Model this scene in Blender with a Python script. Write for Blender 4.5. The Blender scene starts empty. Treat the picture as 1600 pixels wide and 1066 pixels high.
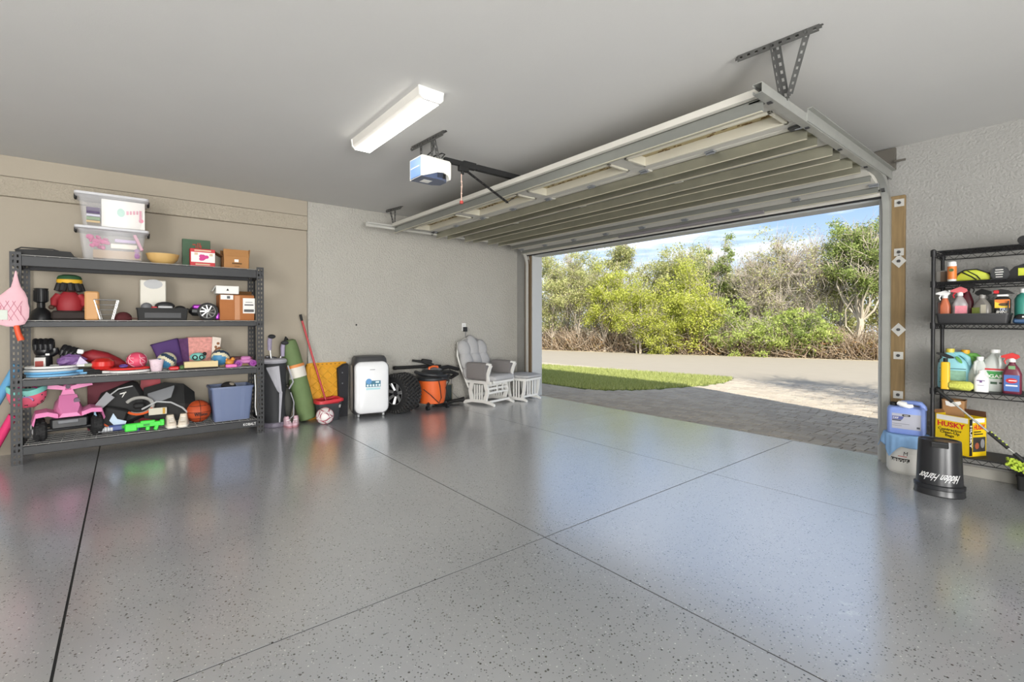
import bpy, math, random
import numpy as np
from mathutils import Vector, Matrix, Euler

S = bpy.context.scene
C = S.collection
RAD = math.radians
random.seed(7)

# ------------------------------------------------------------------ camera
cam = bpy.data.cameras.new('camera')
cam.sensor_width = 36.0
cam.lens = 36.0 * 743.08 / 1600.0
cam.shift_y = -24.06 / 1600.0
cam.clip_end = 300
camera = bpy.data.objects.new('camera', cam)
camera.location = (0, 0, 1.25)
camera.rotation_euler = (RAD(90 - 0.442), 0, RAD(50.926))
C.objects.link(camera)
S.camera = camera

# ------------------------------------------------------------------ exposure
S.view_settings.view_transform = 'Standard'
S.view_settings.look = 'None'
S.view_settings.gamma = 1
S.view_settings.use_curve_mapping = False
S.view_settings.exposure = 0.24

# ------------------------------------------------------------------ world (sky with thin cloud)
W = bpy.data.worlds.new('sky')
S.world = W
W.use_nodes = True
nt = W.node_tree
nt.nodes.clear()
def wn(t, **k):
    n = nt.nodes.new(t)
    for a, b in k.items(): setattr(n, a, b)
    return n
wo = wn('ShaderNodeOutputWorld'); bg = wn('ShaderNodeBackground')
tc = wn('ShaderNodeTexCoord'); sp = wn('ShaderNodeSeparateXYZ'); rp = wn('ShaderNodeValToRGB')
nt.links.new(tc.outputs['Generated'], sp.inputs[0])
nt.links.new(sp.outputs['Z'], rp.inputs[0])
cr = rp.color_ramp
cr.elements[0].position = 0.0; cr.elements[0].color = (0.78, 0.87, 1.0, 1)
cr.elements[1].position = 1.0; cr.elements[1].color = (0.17, 0.31, 0.62, 1)
e = cr.elements.new(0.10); e.color = (0.60, 0.77, 0.99, 1)
e = cr.elements.new(0.24); e.color = (0.26, 0.46, 0.84, 1)
mp = wn('ShaderNodeMapping'); mp.inputs['Scale'].default_value = (2.2, 2.2, 16)
mp.inputs['Rotation'].default_value = (0.12, 0.05, 0)
nz = wn('ShaderNodeTexNoise'); nz.inputs['Scale'].default_value = 1.6
nz.inputs['Detail'].default_value = 7; nz.inputs['Roughness'].default_value = 0.6
cl = wn('ShaderNodeValToRGB'); cl.color_ramp.elements[0].position = 0.40; cl.color_ramp.elements[1].position = 0.73
cl.color_ramp.elements[1].color = (0.85, 0.85, 0.85, 1)
mx = wn('ShaderNodeMix', data_type='RGBA'); mx.inputs['B'].default_value = (1.6, 1.61, 1.63, 1)
nt.links.new(tc.outputs['Generated'], mp.inputs[0]); nt.links.new(mp.outputs[0], nz.inputs[0])
nt.links.new(nz.outputs[0], cl.inputs[0]); nt.links.new(cl.outputs[0], mx.inputs['Factor'])
nt.links.new(rp.outputs[0], mx.inputs['A']); nt.links.new(mx.outputs['Result'], bg.inputs[0])
bg.inputs[1].default_value = 1.05
nt.links.new(bg.outputs[0], wo.inputs[0])

# ------------------------------------------------------------------ sun and added fill lamps
sun = bpy.data.lights.new('sun', 'SUN')
sun.energy = 7.0; sun.angle = RAD(0.6); sun.color = (1.0, 0.95, 0.86)
so = bpy.data.objects.new('sun', sun)
so.rotation_euler = Vector((-0.90, 0.60, -1.0)).to_track_quat('-Z', 'Y').to_euler()
so.location = (4, -6, 12)
C.objects.link(so)

def area(name, loc, direc, sx, sy, watts, col=(1, 1, 1)):
    l = bpy.data.lights.new(name, 'AREA'); l.shape = 'RECTANGLE'
    l.size = sx; l.size_y = sy; l.energy = watts; l.color = col
    o = bpy.data.objects.new(name, l); o.location = loc
    o.rotation_euler = Vector(direc).to_track_quat('-Z', 'Z').to_euler()
    C.objects.link(o); return o
area('room_fill', (2.6, -4.8, 1.40), (-0.80, 0.60, 0.04), 5.0, 2.2, 480, (1.0, 0.99, 0.97))  # unseen fill added behind the camera to brighten the room
area('bounce_fill', (-1.5, -2.4, 0.30), (-0.25, 0.6, 1.0), 6.0, 1.2, 36, (1.0, 0.99, 0.97))  # added upward fill near the floor, lifts the ceiling
area('side_fill', (4.0, 0.2, 1.40), (-1.0, 0.08, 0.03), 6.0, 2.2, 820, (1.0, 0.99, 0.97))  # added fill out of view on the right, brightens the left wall

# ------------------------------------------------------------------ colour and materials
def lin(h):
    h = h.lstrip('#'); r = []
    for i in (0, 2, 4):
        c = int(h[i:i+2], 16) / 255
        r.append(c / 12.92 if c <= 0.04045 else ((c + 0.055) / 1.055) ** 2.4)
    return (r[0], r[1], r[2], 1)
MATS = {}
def mat(name, col, rough=0.5, metal=0.0, var=0.0, vs=6.0, bump=0.0, bs=60.0, alpha=1.0, emit=0.0, spec=0.5, coat=0.0, bdist=0.02):
    if name in MATS: return MATS[name]
    m = bpy.data.materials.new(name); m.use_nodes = True
    n = m.node_tree.nodes; l = m.node_tree.links
    b = n['Principled BSDF']
    c = lin(col)
    b.inputs['Base Color'].default_value = c
    b.inputs['Roughness'].default_value = rough
    b.inputs['Metallic'].default_value = metal
    b.inputs['Specular IOR Level'].default_value = spec
    b.inputs['Coat Weight'].default_value = coat
    b.inputs['Alpha'].default_value = alpha
    t = n.new('ShaderNodeTexCoord')
    nz = n.new('ShaderNodeTexNoise'); nz.inputs['Scale'].default_value = vs; nz.inputs['Detail'].default_value = 4
    l.new(t.outputs['Object'], nz.inputs[0])
    mr = n.new('ShaderNodeMapRange')
    v = max(var, 0.03)
    mr.inputs['To Min'].default_value = 1 - v; mr.inputs['To Max'].default_value = 1 + v
    l.new(nz.outputs[0], mr.inputs[0])
    mx = n.new('ShaderNodeMix'); mx.data_type = 'RGBA'; mx.blend_type = 'MULTIPLY'
    mx.inputs['Factor'].default_value = 1; mx.inputs['A'].default_value = c
    l.new(mr.outputs[0], mx.inputs['B']); l.new(mx.outputs['Result'], b.inputs['Base Color'])
    if bump:
        n2 = n.new('ShaderNodeTexNoise'); n2.inputs['Scale'].default_value = bs; n2.inputs['Detail'].default_value = 4
        l.new(t.outputs['Object'], n2.inputs[0])
        bp = n.new('ShaderNodeBump'); bp.inputs['Strength'].default_value = bump; bp.inputs['Distance'].default_value = bdist
        l.new(n2.outputs[0], bp.inputs['Height']); l.new(bp.outputs[0], b.inputs['Normal'])
    if emit:
        b.inputs['Emission Color'].default_value = c; b.inputs['Emission Strength'].default_value = emit
    MATS[name] = m
    return m

# ------------------------------------------------------------------ mesh builder
def rr(w, d, r, n=4, cx=0.0, cy=0.0):
    """rounded rectangle outline, counter-clockwise"""
    r = min(r, w / 2 - 1e-4, d / 2 - 1e-4); p = []
    for sx, sy, a0 in ((1, 1, 0), (-1, 1, 90), (-1, -1, 180), (1, -1, 270)):
        for i in range(n + 1):
            a = RAD(a0 + 90 * i / n)
            p.append((cx + sx * (w / 2 - r) + r * math.cos(a), cy + sy * (d / 2 - r) + r * math.sin(a)))
    return p
def xy(p, z): return [(a, b, z) for a, b in p]
def xz(p, y): return [(a, y, b) for a, b in p]
def yz(p, x): return [(x, a, b) for a, b in p]
def ell(a, b, n=20, cx=0, cy=0): return [(cx + a * math.cos(2 * math.pi * i / n), cy + b * math.sin(2 * math.pi * i / n)) for i in range(n)]

class MB:
    def __init__(s): s.v = []; s.f = []; s.m = []; s.k = 0
    def add(s, vs, fs):
        o = len(s.v); s.v += [tuple(p) for p in vs]
        s.f += [tuple(i + o for i in f) for f in fs]; s.m += [s.k] * len(fs); return s
    def box(s, c, d, b=0.0, R=None):
        x, y, z = d[0] / 2, d[1] / 2, d[2] / 2
        if b <= 0:
            vs = [(i * x, j * y, k * z) for i in (-1, 1) for j in (-1, 1) for k in (-1, 1)]
            fs = [(0, 1, 3, 2), (4, 6, 7, 5), (0, 4, 5, 1), (2, 3, 7, 6), (0, 2, 6, 4), (1, 5, 7, 3)]
        else:
            b = min(b, x * .9, y * .9, z * .9)
            vs = []; ix = {}
            for i in (-1, 1):
                for j in (-1, 1):
                    for k in (-1, 1):
                        for a, p in enumerate(((i * x, j * (y - b), k * (z - b)), (i * (x - b), j * y, k * (z - b)), (i * (x - b), j * (y - b), k * z))):
                            ix[i, j, k, a] = len(vs); vs.append(p)
            fs = []
            for i in (-1, 1):
                fs.append([ix[i, j, k, 0] for j, k in ((-1, -1), (1, -1), (1, 1), (-1, 1))][::i])
                fs.append([ix[j, i, k, 1] for j, k in ((-1, -1), (-1, 1), (1, 1), (1, -1))][::i])
                fs.append([ix[j, k, i, 2] for j, k in ((-1, -1), (1, -1), (1, 1), (-1, 1))][::i])
            for i in (-1, 1):
                for j in (-1, 1):
                    g = i * j
                    fs.append([ix[i, j, -1, 0], ix[i, j, -1, 1], ix[i, j, 1, 1], ix[i, j, 1, 0]][::g])
                    fs.append([ix[i, -1, j, 0], ix[i, 1, j, 0], ix[i, 1, j, 2], ix[i, -1, j, 2]][::g])
                    fs.append([ix[-1, i, j, 1], ix[-1, i, j, 2], ix[1, i, j, 2], ix[1, i, j, 1]][::g])
                    for k in (-1, 1): fs.append([ix[i, j, k, 0], ix[i, j, k, 1], ix[i, j, k, 2]][::g * k])
        if R is not None: vs = [R @ Vector(p) for p in vs]
        return s.add([(p[0] + c[0], p[1] + c[1], p[2] + c[2]) for p in vs], fs)
    def bx(s, x0, x1, y0, y1, z0, z1, b=0.0):
        return s.box(((x0 + x1) / 2, (y0 + y1) / 2, (z0 + z1) / 2), (abs(x1 - x0), abs(y1 - y0), abs(z1 - z0)), b)
    def loft(s, rings, cap=True, close=False):
        n = len(rings[0]); o = len(s.v); m = len(rings)
        fs = []
        for i in range(m if close else m - 1):
            a, b = i * n, ((i + 1) % m) * n
            for j in range(n):
                q = (j + 1) % n; fs.append((a + j, a + q, b + q, b + j))
        if cap and not close:
            fs.append(tuple(range(n))[::-1]); fs.append(tuple((m - 1) * n + j for j in range(n)))
        return s.add([p for r in rings for p in r], fs)
    def tube(s, pts, r, n=8, closed=False, cap=True):
        P = [Vector(p) for p in pts]; m = len(P); rs = r if isinstance(r, (list, tuple)) else [r] * m
        rings = []; u = None
        for i in range(m):
            if closed: t = P[(i + 1) % m] - P[i - 1]
            else: t = P[min(i + 1, m - 1)] - P[max(i - 1, 0)]
            if t.length < 1e-9: t = Vector((0, 0, 1))
            t.normalize()
            if u is None:
                a = Vector((0, 0, 1)) if abs(t.z) < 0.9 else Vector((1, 0, 0)); u = t.cross(a).normalized()
            else:
                u = (u - t * u.dot(t))
                if u.length < 1e-6: u = t.orthogonal()
                u.normalize()
            w = t.cross(u)
            rings.append([P[i] + rs[i] * (u * math.cos(2 * math.pi * k / n) + w * math.sin(2 * math.pi * k / n)) for k in range(n)])
        return s.loft(rings, cap, closed)
    def cyl(s, p0, p1, r0, r1=None, n=14): return s.tube([p0, p1], [r0, r0 if r1 is None else r1], n)
    def lathe(s, prof, n=24, c=(0, 0, 0), sx=1.0, sy=1.0, R=None):
        rings = []
        for r, z in prof:
            r = max(r, 1e-4)
            rings.append([(sx * r * math.cos(2 * math.pi * k / n), sy * r * math.sin(2 * math.pi * k / n), z) for k in range(n)])
        if R is not None: rings = [[R @ Vector(p) for p in q] for q in rings]
        rings = [[(p[0] + c[0], p[1] + c[1], p[2] + c[2]) for p in q] for q in rings]
        return s.loft(rings)
    def sph(s, c, r, n=18, m=10, sc=(1, 1, 1), R=None):
        prof = [(r * math.sin(math.pi * i / m), -r * math.cos(math.pi * i / m)) for i in range(m + 1)]
        o = len(s.v); s.lathe(prof, n)
        for i in range(o, len(s.v)):
            p = Vector((s.v[i][0] * sc[0], s.v[i][1] * sc[1], s.v[i][2] * sc[2]))
            if R is not None: p = R @ p
            s.v[i] = (p[0] + c[0], p[1] + c[1], p[2] + c[2])
        return s
    def prism(s, poly, a, b, plane='xy'):
        f = {'xy': xy, 'xz': xz, 'yz': yz}[plane]
        return s.loft([f(poly, a), f(poly, b)])
    def tub(s, w0, d0, w1, d1, h, t=0.004, r=0.03, rim=0.012, rimh=0.015, n=4):
        s.loft([xy(rr(w0, d0, r, n), 0), xy(rr(w1, d1, r, n), h - rimh), xy(rr(w1 + 2 * rim, d1 + 2 * rim, r + rim, n), h - rimh),
                xy(rr(w1 + 2 * rim, d1 + 2 * rim, r + rim, n), h), xy(rr(w1 - 2 * t, d1 - 2 * t, r, n), h), xy(rr(w0 - 2 * t, d0 - 2 * t, r, n), t)])
        return s
    def xf(s, M, o=0):
        for i in range(o, len(s.v)):
            p = M @ Vector(s.v[i]); s.v[i] = (p.x, p.y, p.z)
        return s
    def build(s, name, mats, parent=None, loc=(0, 0, 0), rot=(0, 0, 0), smooth=True, ang=38, world=False):
        me = bpy.data.meshes.new(name)
        vs = s.v
        if world and parent is not None:
            L = parent.location; vs = [(p[0] - L.x, p[1] - L.y, p[2] - L.z) for p in vs]
        me.from_pydata(vs, [], s.f)
        ms = mats if isinstance(mats, (list, tuple)) else [mats]
        for m in ms: me.materials.append(m)
        if len(ms) > 1: me.polygons.foreach_set('material_index', s.m)
        me.validate()
        if smooth:
            me.polygons.foreach_set('use_smooth', [True] * len(me.polygons))
            me.set_sharp_from_angle(angle=RAD(ang))
        o = bpy.data.objects.new(name, me); C.objects.link(o)
        o.location = loc; o.rotation_euler = rot
        if parent is not None: o.parent = parent
        return o

def rotm(x=0, y=0, z=0): return Euler((RAD(x), RAD(y), RAD(z))).to_matrix()
def tag(o, label, cat, group=None):
    o['label'] = label; o['category'] = cat
    if group: o['group'] = group
    return o
def thing(name, label, cat, loc=(0, 0, 0), rz=0, group=None):
    o = bpy.data.objects.new(name, None); o.empty_display_size = 0.05
    C.objects.link(o); o.location = loc; o.rotation_euler = (0, 0, RAD(rz))
    return tag(o, label, cat, group)
def struct(o): o['kind'] = 'structure'; return o
def dup(root, loc, rz=None, label=None, group=None):
    r = root.copy(); C.objects.link(r); r.location = loc
    if rz is not None: r.rotation_euler = (0, 0, RAD(rz))
    if label: r['label'] = label
    if group: r['group'] = group
    for ch in list(root.children):
        c = ch.copy(); C.objects.link(c); c.parent = r
        for g in ch.children:
            d = g.copy(); C.objects.link(d); d.parent = c
    return r
def text(body, w, h, m, parent, loc, rot=(90, 0, 0), name='lettering', shear=0.0, depth=0.0006, spacing=1.0, bold=0.003):
    """printed words: local x right, y up, fitted to w by h, centred on loc"""
    cu = bpy.data.curves.new('lettering', 'FONT'); cu.body = body; cu.align_x = 'CENTER'; cu.align_y = 'CENTER'
    cu.resolution_u = 2; cu.extrude = 0.01; cu.space_character = spacing; cu.offset = bold; cu.space_line = 0.8
    t = bpy.data.objects.new('lettering', cu); C.objects.link(t)
    dg = bpy.context.evaluated_depsgraph_get(); dg.update()
    me = bpy.data.meshes.new_from_object(t.evaluated_get(dg))
    bpy.data.objects.remove(t)
    co = np.empty(len(me.vertices) * 3, 'f'); me.vertices.foreach_get('co', co); co = co.reshape(-1, 3)
    mn, mxx = co.min(0), co.max(0); sz = np.maximum(mxx - mn, 1e-6)
    co = (co - (mn + mxx) / 2) / sz * np.array([w, h, depth])
    co[:, 0] += shear * co[:, 1]
    me.vertices.foreach_set('co', co.ravel()); me.materials.clear(); me.materials.append(m)
    o = bpy.data.objects.new(name, me); C.objects.link(o); o.parent = parent
    o.location = loc; o.rotation_euler = [RAD(a) for a in rot]
    return o

# shared materials
black_plastic = mat('black plastic', '#1E1F21', 0.42)
matte_black = mat('matte black', '#191919', 0.7)
dark_metal = mat('dark powder coat', '#2E2F31', 0.5, 0.1)
galv = mat('galvanised steel', '#A5A6A1', 0.38, 0.5, 0.10, 14)
galv_dark = mat('dull galvanised steel', '#74756D', 0.5, 0.55, 0.14, 9)
punched = mat('punched angle steel', '#5C5C5A', 0.5, 0.6, 0.12, 30)
white_plastic = mat('white plastic', '#E8E8E6', 0.35)
white_paint = mat('white paint', '#E6E5E0', 0.45)
cardboard = mat('cardboard', '#A8794A', 0.85, 0, 0.06, 30)
carton_in = mat('carton inside', '#7A5531', 0.9)
paper = mat('white paper', '#E9E7E2', 0.7)
chrome = mat('chrome wire', '#D2D2D0', 0.25, 0.9)
red_pl = mat('red plastic', '#C21F26', 0.4)
rubber = mat('black rubber', '#1A1A1B', 0.75, 0, 0.1, 30)

# ================================================================== ROOM
XL, YF, ZC = -6.40, 5.31, 2.80       # left wall face, front wall face, ceiling
XR, YB = 4.2, -6.0

def floor_mat():
    m = bpy.data.materials.new('epoxy flake floor'); m.use_nodes = True
    n = m.node_tree.nodes; l = m.node_tree.links; b = n['Principled BSDF']
    t = n.new('ShaderNodeTexCoord')
    def N(ty, **k):
        q = n.new(ty)
        for a, v in k.items(): setattr(q, a, v)
        return q
    def noise(sc, det=4, rough=0.55):
        q = N('ShaderNodeTexNoise'); q.inputs['Scale'].default_value = sc; q.inputs['Detail'].default_value = det
        q.inputs['Roughness'].default_value = rough; l.new(t.outputs['Object'], q.inputs[0]); return q
    def math_(op, a, bb=None):
        q = N('ShaderNodeMath', operation=op)
        for i, v in enumerate((a, bb)):
            if v is None: continue
            if isinstance(v, (int, float)): q.inputs[i].default_value = v
            else: l.new(v, q.inputs[i])
        return q.outputs[0]
    def mixc(f, a, col):
        q = N('ShaderNodeMix', data_type='RGBA'); l.new(f, q.inputs['Factor']); l.new(a, q.inputs['A'])
        q.inputs['B'].default_value = lin(col); return q.outputs['Result']
    big = noise(0.8, 5); r1 = N('ShaderNodeValToRGB'); l.new(big.outputs[0], r1.inputs[0])
    r1.color_ramp.elements[0].position = .3; r1.color_ramp.elements[0].color = lin('#939599')
    r1.color_ramp.elements[1].position = .7; r1.color_ramp.elements[1].color = lin('#9FA1A4')
    col = r1.outputs[0]
    dist = noise(9, 3); clump = noise(2.2, 3)
    for sc, hi, thr, c in ((56, .11, .25, '#222325'), (85, .18, .28, '#393B3E'), (120, .16, .3, '#505255'), (70, .06, .22, '#D0D0CE'), (105, .12, .28, '#B6B7B8')):
        mp = N('ShaderNodeMapping'); mp.inputs['Location'].default_value = (sc * .37, sc * .11, 0)
        l.new(t.outputs['Object'], mp.inputs[0])
        v = N('ShaderNodeTexVoronoi'); v.inputs['Scale'].default_value = sc; l.new(mp.outputs[0], v.inputs[0])
        s = N('ShaderNodeSeparateColor'); l.new(v.outputs['Color'], s.inputs[0])
        lim = math_('MULTIPLY', clump.outputs[0], hi * 2)
        f = math_('MULTIPLY', math_('LESS_THAN', s.outputs[0], lim), math_('LESS_THAN', v.outputs['Distance'], thr))
        col = mixc(f, col, c)
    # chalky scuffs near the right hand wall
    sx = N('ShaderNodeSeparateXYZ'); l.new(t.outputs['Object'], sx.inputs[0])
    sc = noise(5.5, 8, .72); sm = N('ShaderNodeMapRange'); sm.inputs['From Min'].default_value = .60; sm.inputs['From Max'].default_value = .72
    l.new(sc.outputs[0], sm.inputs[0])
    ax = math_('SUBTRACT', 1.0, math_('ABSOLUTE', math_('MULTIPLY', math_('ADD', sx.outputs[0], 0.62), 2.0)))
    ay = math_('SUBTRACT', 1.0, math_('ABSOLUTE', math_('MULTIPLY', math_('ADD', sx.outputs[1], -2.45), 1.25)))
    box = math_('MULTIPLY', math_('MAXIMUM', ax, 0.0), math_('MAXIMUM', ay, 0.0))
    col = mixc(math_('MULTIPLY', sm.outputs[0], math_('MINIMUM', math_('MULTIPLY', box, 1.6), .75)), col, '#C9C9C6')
    l.new(col, b.inputs['Base Color'])
    b.inputs['Roughness'].default_value = 0.35
    b.inputs['Coat Weight'].default_value = 1.0; b.inputs['Coat IOR'].default_value = 3.0
    rn = noise(1.6, 4); rm = N('ShaderNodeMapRange'); rm.inputs['To Min'].default_value = 0.13; rm.inputs['To Max'].default_value = 0.24
    l.new(rn.outputs[0], rm.inputs[0]); l.new(rm.outputs[0], b.inputs['Coat Roughness'])
    bp = N('ShaderNodeBump'); bp.inputs['Strength'].default_value = .10; bp.inputs['Distance'].default_value = .004
    hb = noise(85, 2); l.new(hb.outputs[0], bp.inputs['Height'])
    l.new(bp.outputs[0], b.inputs['Normal']); l.new(bp.outputs[0], b.inputs['Coat Normal'])
    return m

epoxy = floor_mat()
joint_dark = mat('joint filler', '#141415', 0.9)
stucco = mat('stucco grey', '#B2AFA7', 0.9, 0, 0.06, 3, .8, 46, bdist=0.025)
stucco_shaded = mat('stucco grey shaded', '#94938F', 0.9, 0, 0.06, 3, .6, 52, bdist=0.02)  # same stucco, colour darkened to stand for dimmer light on the front wall
smooth_wall = mat('smooth taupe wall', '#A2998A', 0.85, 0, 0.03, 2, 0.05, 90)
ceil_m = mat('ceiling paint', '#C6C5C2', 0.92, 0, 0.02, 2, 0.12, 120, bdist=0.004)
wall_plain = mat('plain wall', '#B9B6AE', 0.9)

# floor: dark base with poured slabs parted by cut joints
fb = MB(); fb.bx(XL - 0.1, XR + .1, YB - .1, 5.45, -0.09, -0.0025)
floor = struct(fb.build('floor', joint_dark))
xs = [(XL - 0.1, -4.203, .0015), (-4.203, -2.017, .0035), (-2.017, XR + .1, .0035)]
xb = [XL - .1, -4.203, -2.017, XR + .1]; xg = [0, .0012, .004, 0]
yb = [YB - .1, -0.208, 1.883, 3.746, 5.45]; yg = [0, .005, .004, .0035, 0]
for i in range(3):
    for j in range(4):
        q = MB(); q.bx(xb[i] + xg[i], xb[i + 1] - xg[i + 1], yb[j] + yg[j], yb[j + 1] - yg[j + 1], -0.03, 0)
        q.build('slab', epoxy, floor, smooth=False)

# left wall: stucco, with a smooth recessed stretch under a header
w = MB(); w.bx(XL - .25, XL - .062, YB, YF + .2, 0, ZC)
wl = struct(w.build('wall_left', smooth_wall, smooth=False))
w = MB(); w.bx(XL - .07, XL, 1.82, YF + .2, 0, ZC, .004); w.build('stucco_face', stucco, wl, smooth=False)
w = MB(); w.sph((XL, 2.45, 1.21), .012, 8, 5); w.build('wall_hole', joint_dark, wl)
w = MB(); w.bx(XL - .07, XL, YB, 1.817, 2.425, 2.605, .004); w.build('stucco_header', mat('stucco taupe', '#A89F8F', 0.9, 0, 0.06, 3, 0.8, 46, bdist=0.025), wl, smooth=False)
w = MB(); w.bx(XL - .07, XL - .004, YB, 1.817, 2.609, ZC, .003); w.build('top_band', smooth_wall, wl, smooth=False)
# front wall round the door opening
OX0, OX1, OZ = -5.985, -1.235, 2.37
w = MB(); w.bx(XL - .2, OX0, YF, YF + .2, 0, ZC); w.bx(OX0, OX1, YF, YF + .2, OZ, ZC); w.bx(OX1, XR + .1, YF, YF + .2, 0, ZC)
wf = struct(w.build('wall_front', stucco_shaded, smooth=False))
w = MB(); w.bx(-0.95, XR, YF - .012, YF, 0, .085, .004); struct(w.build('baseboard_front', mat('bare concrete', '#A7A49B', .9, 0, .08, 8), smooth=False))
w = MB(); w.bx(XR, XR + .15, YB, YF, 0, ZC); struct(w.build('wall_right', wall_plain, smooth=False))
w = MB(); w.bx(XL - .2, XR + .15, YB - .15, YB, 0, ZC); struct(w.build('wall_back', wall_plain, smooth=False))
w = MB(); w.bx(XL - .2, XR + .15, YB - .15, YF + .2, ZC, ZC + .05); struct(w.build('ceiling', ceil_m, smooth=False))
# low unseen roof, its eave outline shaped to cast the driveway shade
ro = [(-11, YB), (4.6, YB), (4.6, 5.6), (0.8, 5.78), (-2.0, 6.7), (-11, 6.6)]
w = MB(); w.prism(ro, 2.86, 3.05); struct(w.build('roof', mat('roof', '#8D8B86', .9), smooth=False))
# jamb boards
wood = mat('pressure treated wood', '#7F6A49', 0.85, 0, 0.45, 5)
wood_dk = mat('weathered wood', '#6E5C45', 0.8, 0, 0.2, 6)
def grain(m):
    n = m.node_tree.nodes; l = m.node_tree.links
    nz = [q for q in n if q.type == 'TEX_NOISE'][0]; t = [q for q in n if q.type == 'TEX_COORD'][0]
    mp = n.new('ShaderNodeMapping'); mp.inputs['Scale'].default_value = (9, 9, .7); l.new(t.outputs['Object'], mp.inputs[0]); l.new(mp.outputs[0], nz.inputs[0])
grain(wood); grain(wood_dk)
plate_m = mat('zinc plate', '#C2C1BC', .45, .35, .06, 20)
bolt_m = mat('bolt', '#4A4A4A', .5, .6)
w = MB(); w.bx(-1.165, -1.063, YF - .04, YF, 0, 2.36, .003)
trim_r = struct(w.build('trim_1', wood, smooth=False))
def plate(z, diamond):
    q = MB()
    if diamond:
        s_ = .052; q.prism([(-s_, 0), (0, -s_ * 1.15), (s_, 0), (0, s_ * 1.15)], YF - .043, YF - .04, 'xz')
    else: q.bx(-.034, .034, YF - .043, YF - .04, -.032, .032)
    p = q.build('plate', plate_m, trim_r, loc=(-1.103, 0, z), smooth=False)
    q = MB(); q.cyl((0, YF - .055, 0), (0, YF - .043, 0), .014, n=6); q.build('bolt', bolt_m, p, smooth=False)
for z, d in ((2.295, 0), (1.863, 0), (1.784, 1), (1.182, 1), (.955, 0), (.61, 0)): plate(z, d)
w = MB(); w.bx(-6.15, -5.99, YF - .04, YF, 0, 2.36, .003); struct(w.build('trim_2', wood_dk, smooth=False))
w = MB(); w.bx(-6.012, -5.975, YF - .02, YF + .2, 0, OZ, .003); w.bx(-5.975, OX1, YF - .002, YF + .2, OZ - .02, OZ, .003)
w.bx(OX1 - .02, OX1 + .01, YF - .01, YF + .2, 0, OZ, .003)
struct(w.build('trim_3', mat('painted door stop', '#B9BBBB', .6), smooth=False))

# ================================================================== OUTSIDE GROUND
sand = mat('sandy ground', '#B0A488', 0.95, 0, .12, 3, .3, 30)
w = MB(); w.bx(-60, 40, 5.45, 70, -.3, -.06); ground = struct(w.build('ground', sand, smooth=False))
w = MB(); w.prism([(-40, 2.6), (-16, 8.1), (-10.4, 9.45), (-5.1, 10.2), (-2.5, 10.5), (8, 11.6), (8, 22.6), (-4.5, 19.1), (-10.2, 16.9), (-16.6, 14.2), (-40, 7)], -.06, -.035)
struct(w.build('road', mat('pale road', '#968D7D', .9, 0, .05, 2, .15, 80), smooth=False))
# driveway: herring of grey pavers, the nearest ones laid one by one
w = MB(); w.prism([(-14, 5.47), (1.2, 5.47), (1.2, 11.2), (-5.2, 10.58), (-14, 8.8)], -.06, -.032)
drive = struct(w.build('driveway', mat('paver joint sand', '#3A3834', .95), smooth=False))
GR = [(-16, 6.55), (-7.2, 6.62), (-5.84, 6.74), (-5.32, 7.36), (-4.95, 8.6), (-4.85, 9.6), (-5.1, 10.5), (-10.3, 9.35), (-16, 8.0)]
def inside(p, poly):
    r = False; x, y = p
    for i in range(len(poly)):
        (x1, y1), (x2, y2) = poly[i], poly[i - 1]
        if (y1 > y) != (y2 > y) and x < (x2 - x1) * (y - y1) / (y2 - y1) + x1: r = not r
    return r
pavc = [mat('paver grey', '#AA9F8E', .9, 0, .08, 12), mat('paver pale', '#B0A593', .9, 0, .08, 12), mat('paver dark', '#A49988', .9, 0, .08, 12)]
prn = random.Random(3)
pav = []
y = 5.475; row = 0
while y < 10.8:
    d = (.105, .16)[row % 2]
    x = -13 + prn.random() * .2
    while x < .8:
        L_ = prn.choice((.16, .11, .21))
        cx, cy = x + L_ / 2, y + d / 2
        # in view through the opening
        lim0 = -5.99 * cy / 5.31 - .3; lim1 = -1.2 * cy / 5.31 + .3
        if lim0 < cx < lim1 and not inside((cx, cy), GR) and cy < 10.62 + (cx + 5) * .1:
            pav.append((cx, cy, L_, d))
        x += L_
    y += d; row += 1
pav.sort(key=lambda p: p[0] ** 2 + p[1] ** 2)
pm = {}
for i, (cx, cy, L_, d) in enumerate(pav[:290]):
    k = (L_, d, prn.randrange(3))
    dz = prn.uniform(-.003, .002)
    if k not in pm:
        q = MB(); q.box((0, 0, -.014), (L_ - .009, d - .009, .028), .003); o = q.build('paver', pavc[k[2]], drive, smooth=False); pm[k] = o
    else:
        o = pm[k].copy(); C.objects.link(o)
    o.location = (cx, cy, -.008 + dz)
q = MB()
for cx, cy, L_, d in pav[290:]: 
    q.k = prn.randrange(3); q.box((cx, cy, -.022 + prn.uniform(-.003, .002)), (L_ - .010, d - .010, .028), .004)
o = q.build('pavers', pavc, drive, smooth=False); o['kind'] = 'stuff'

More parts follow.
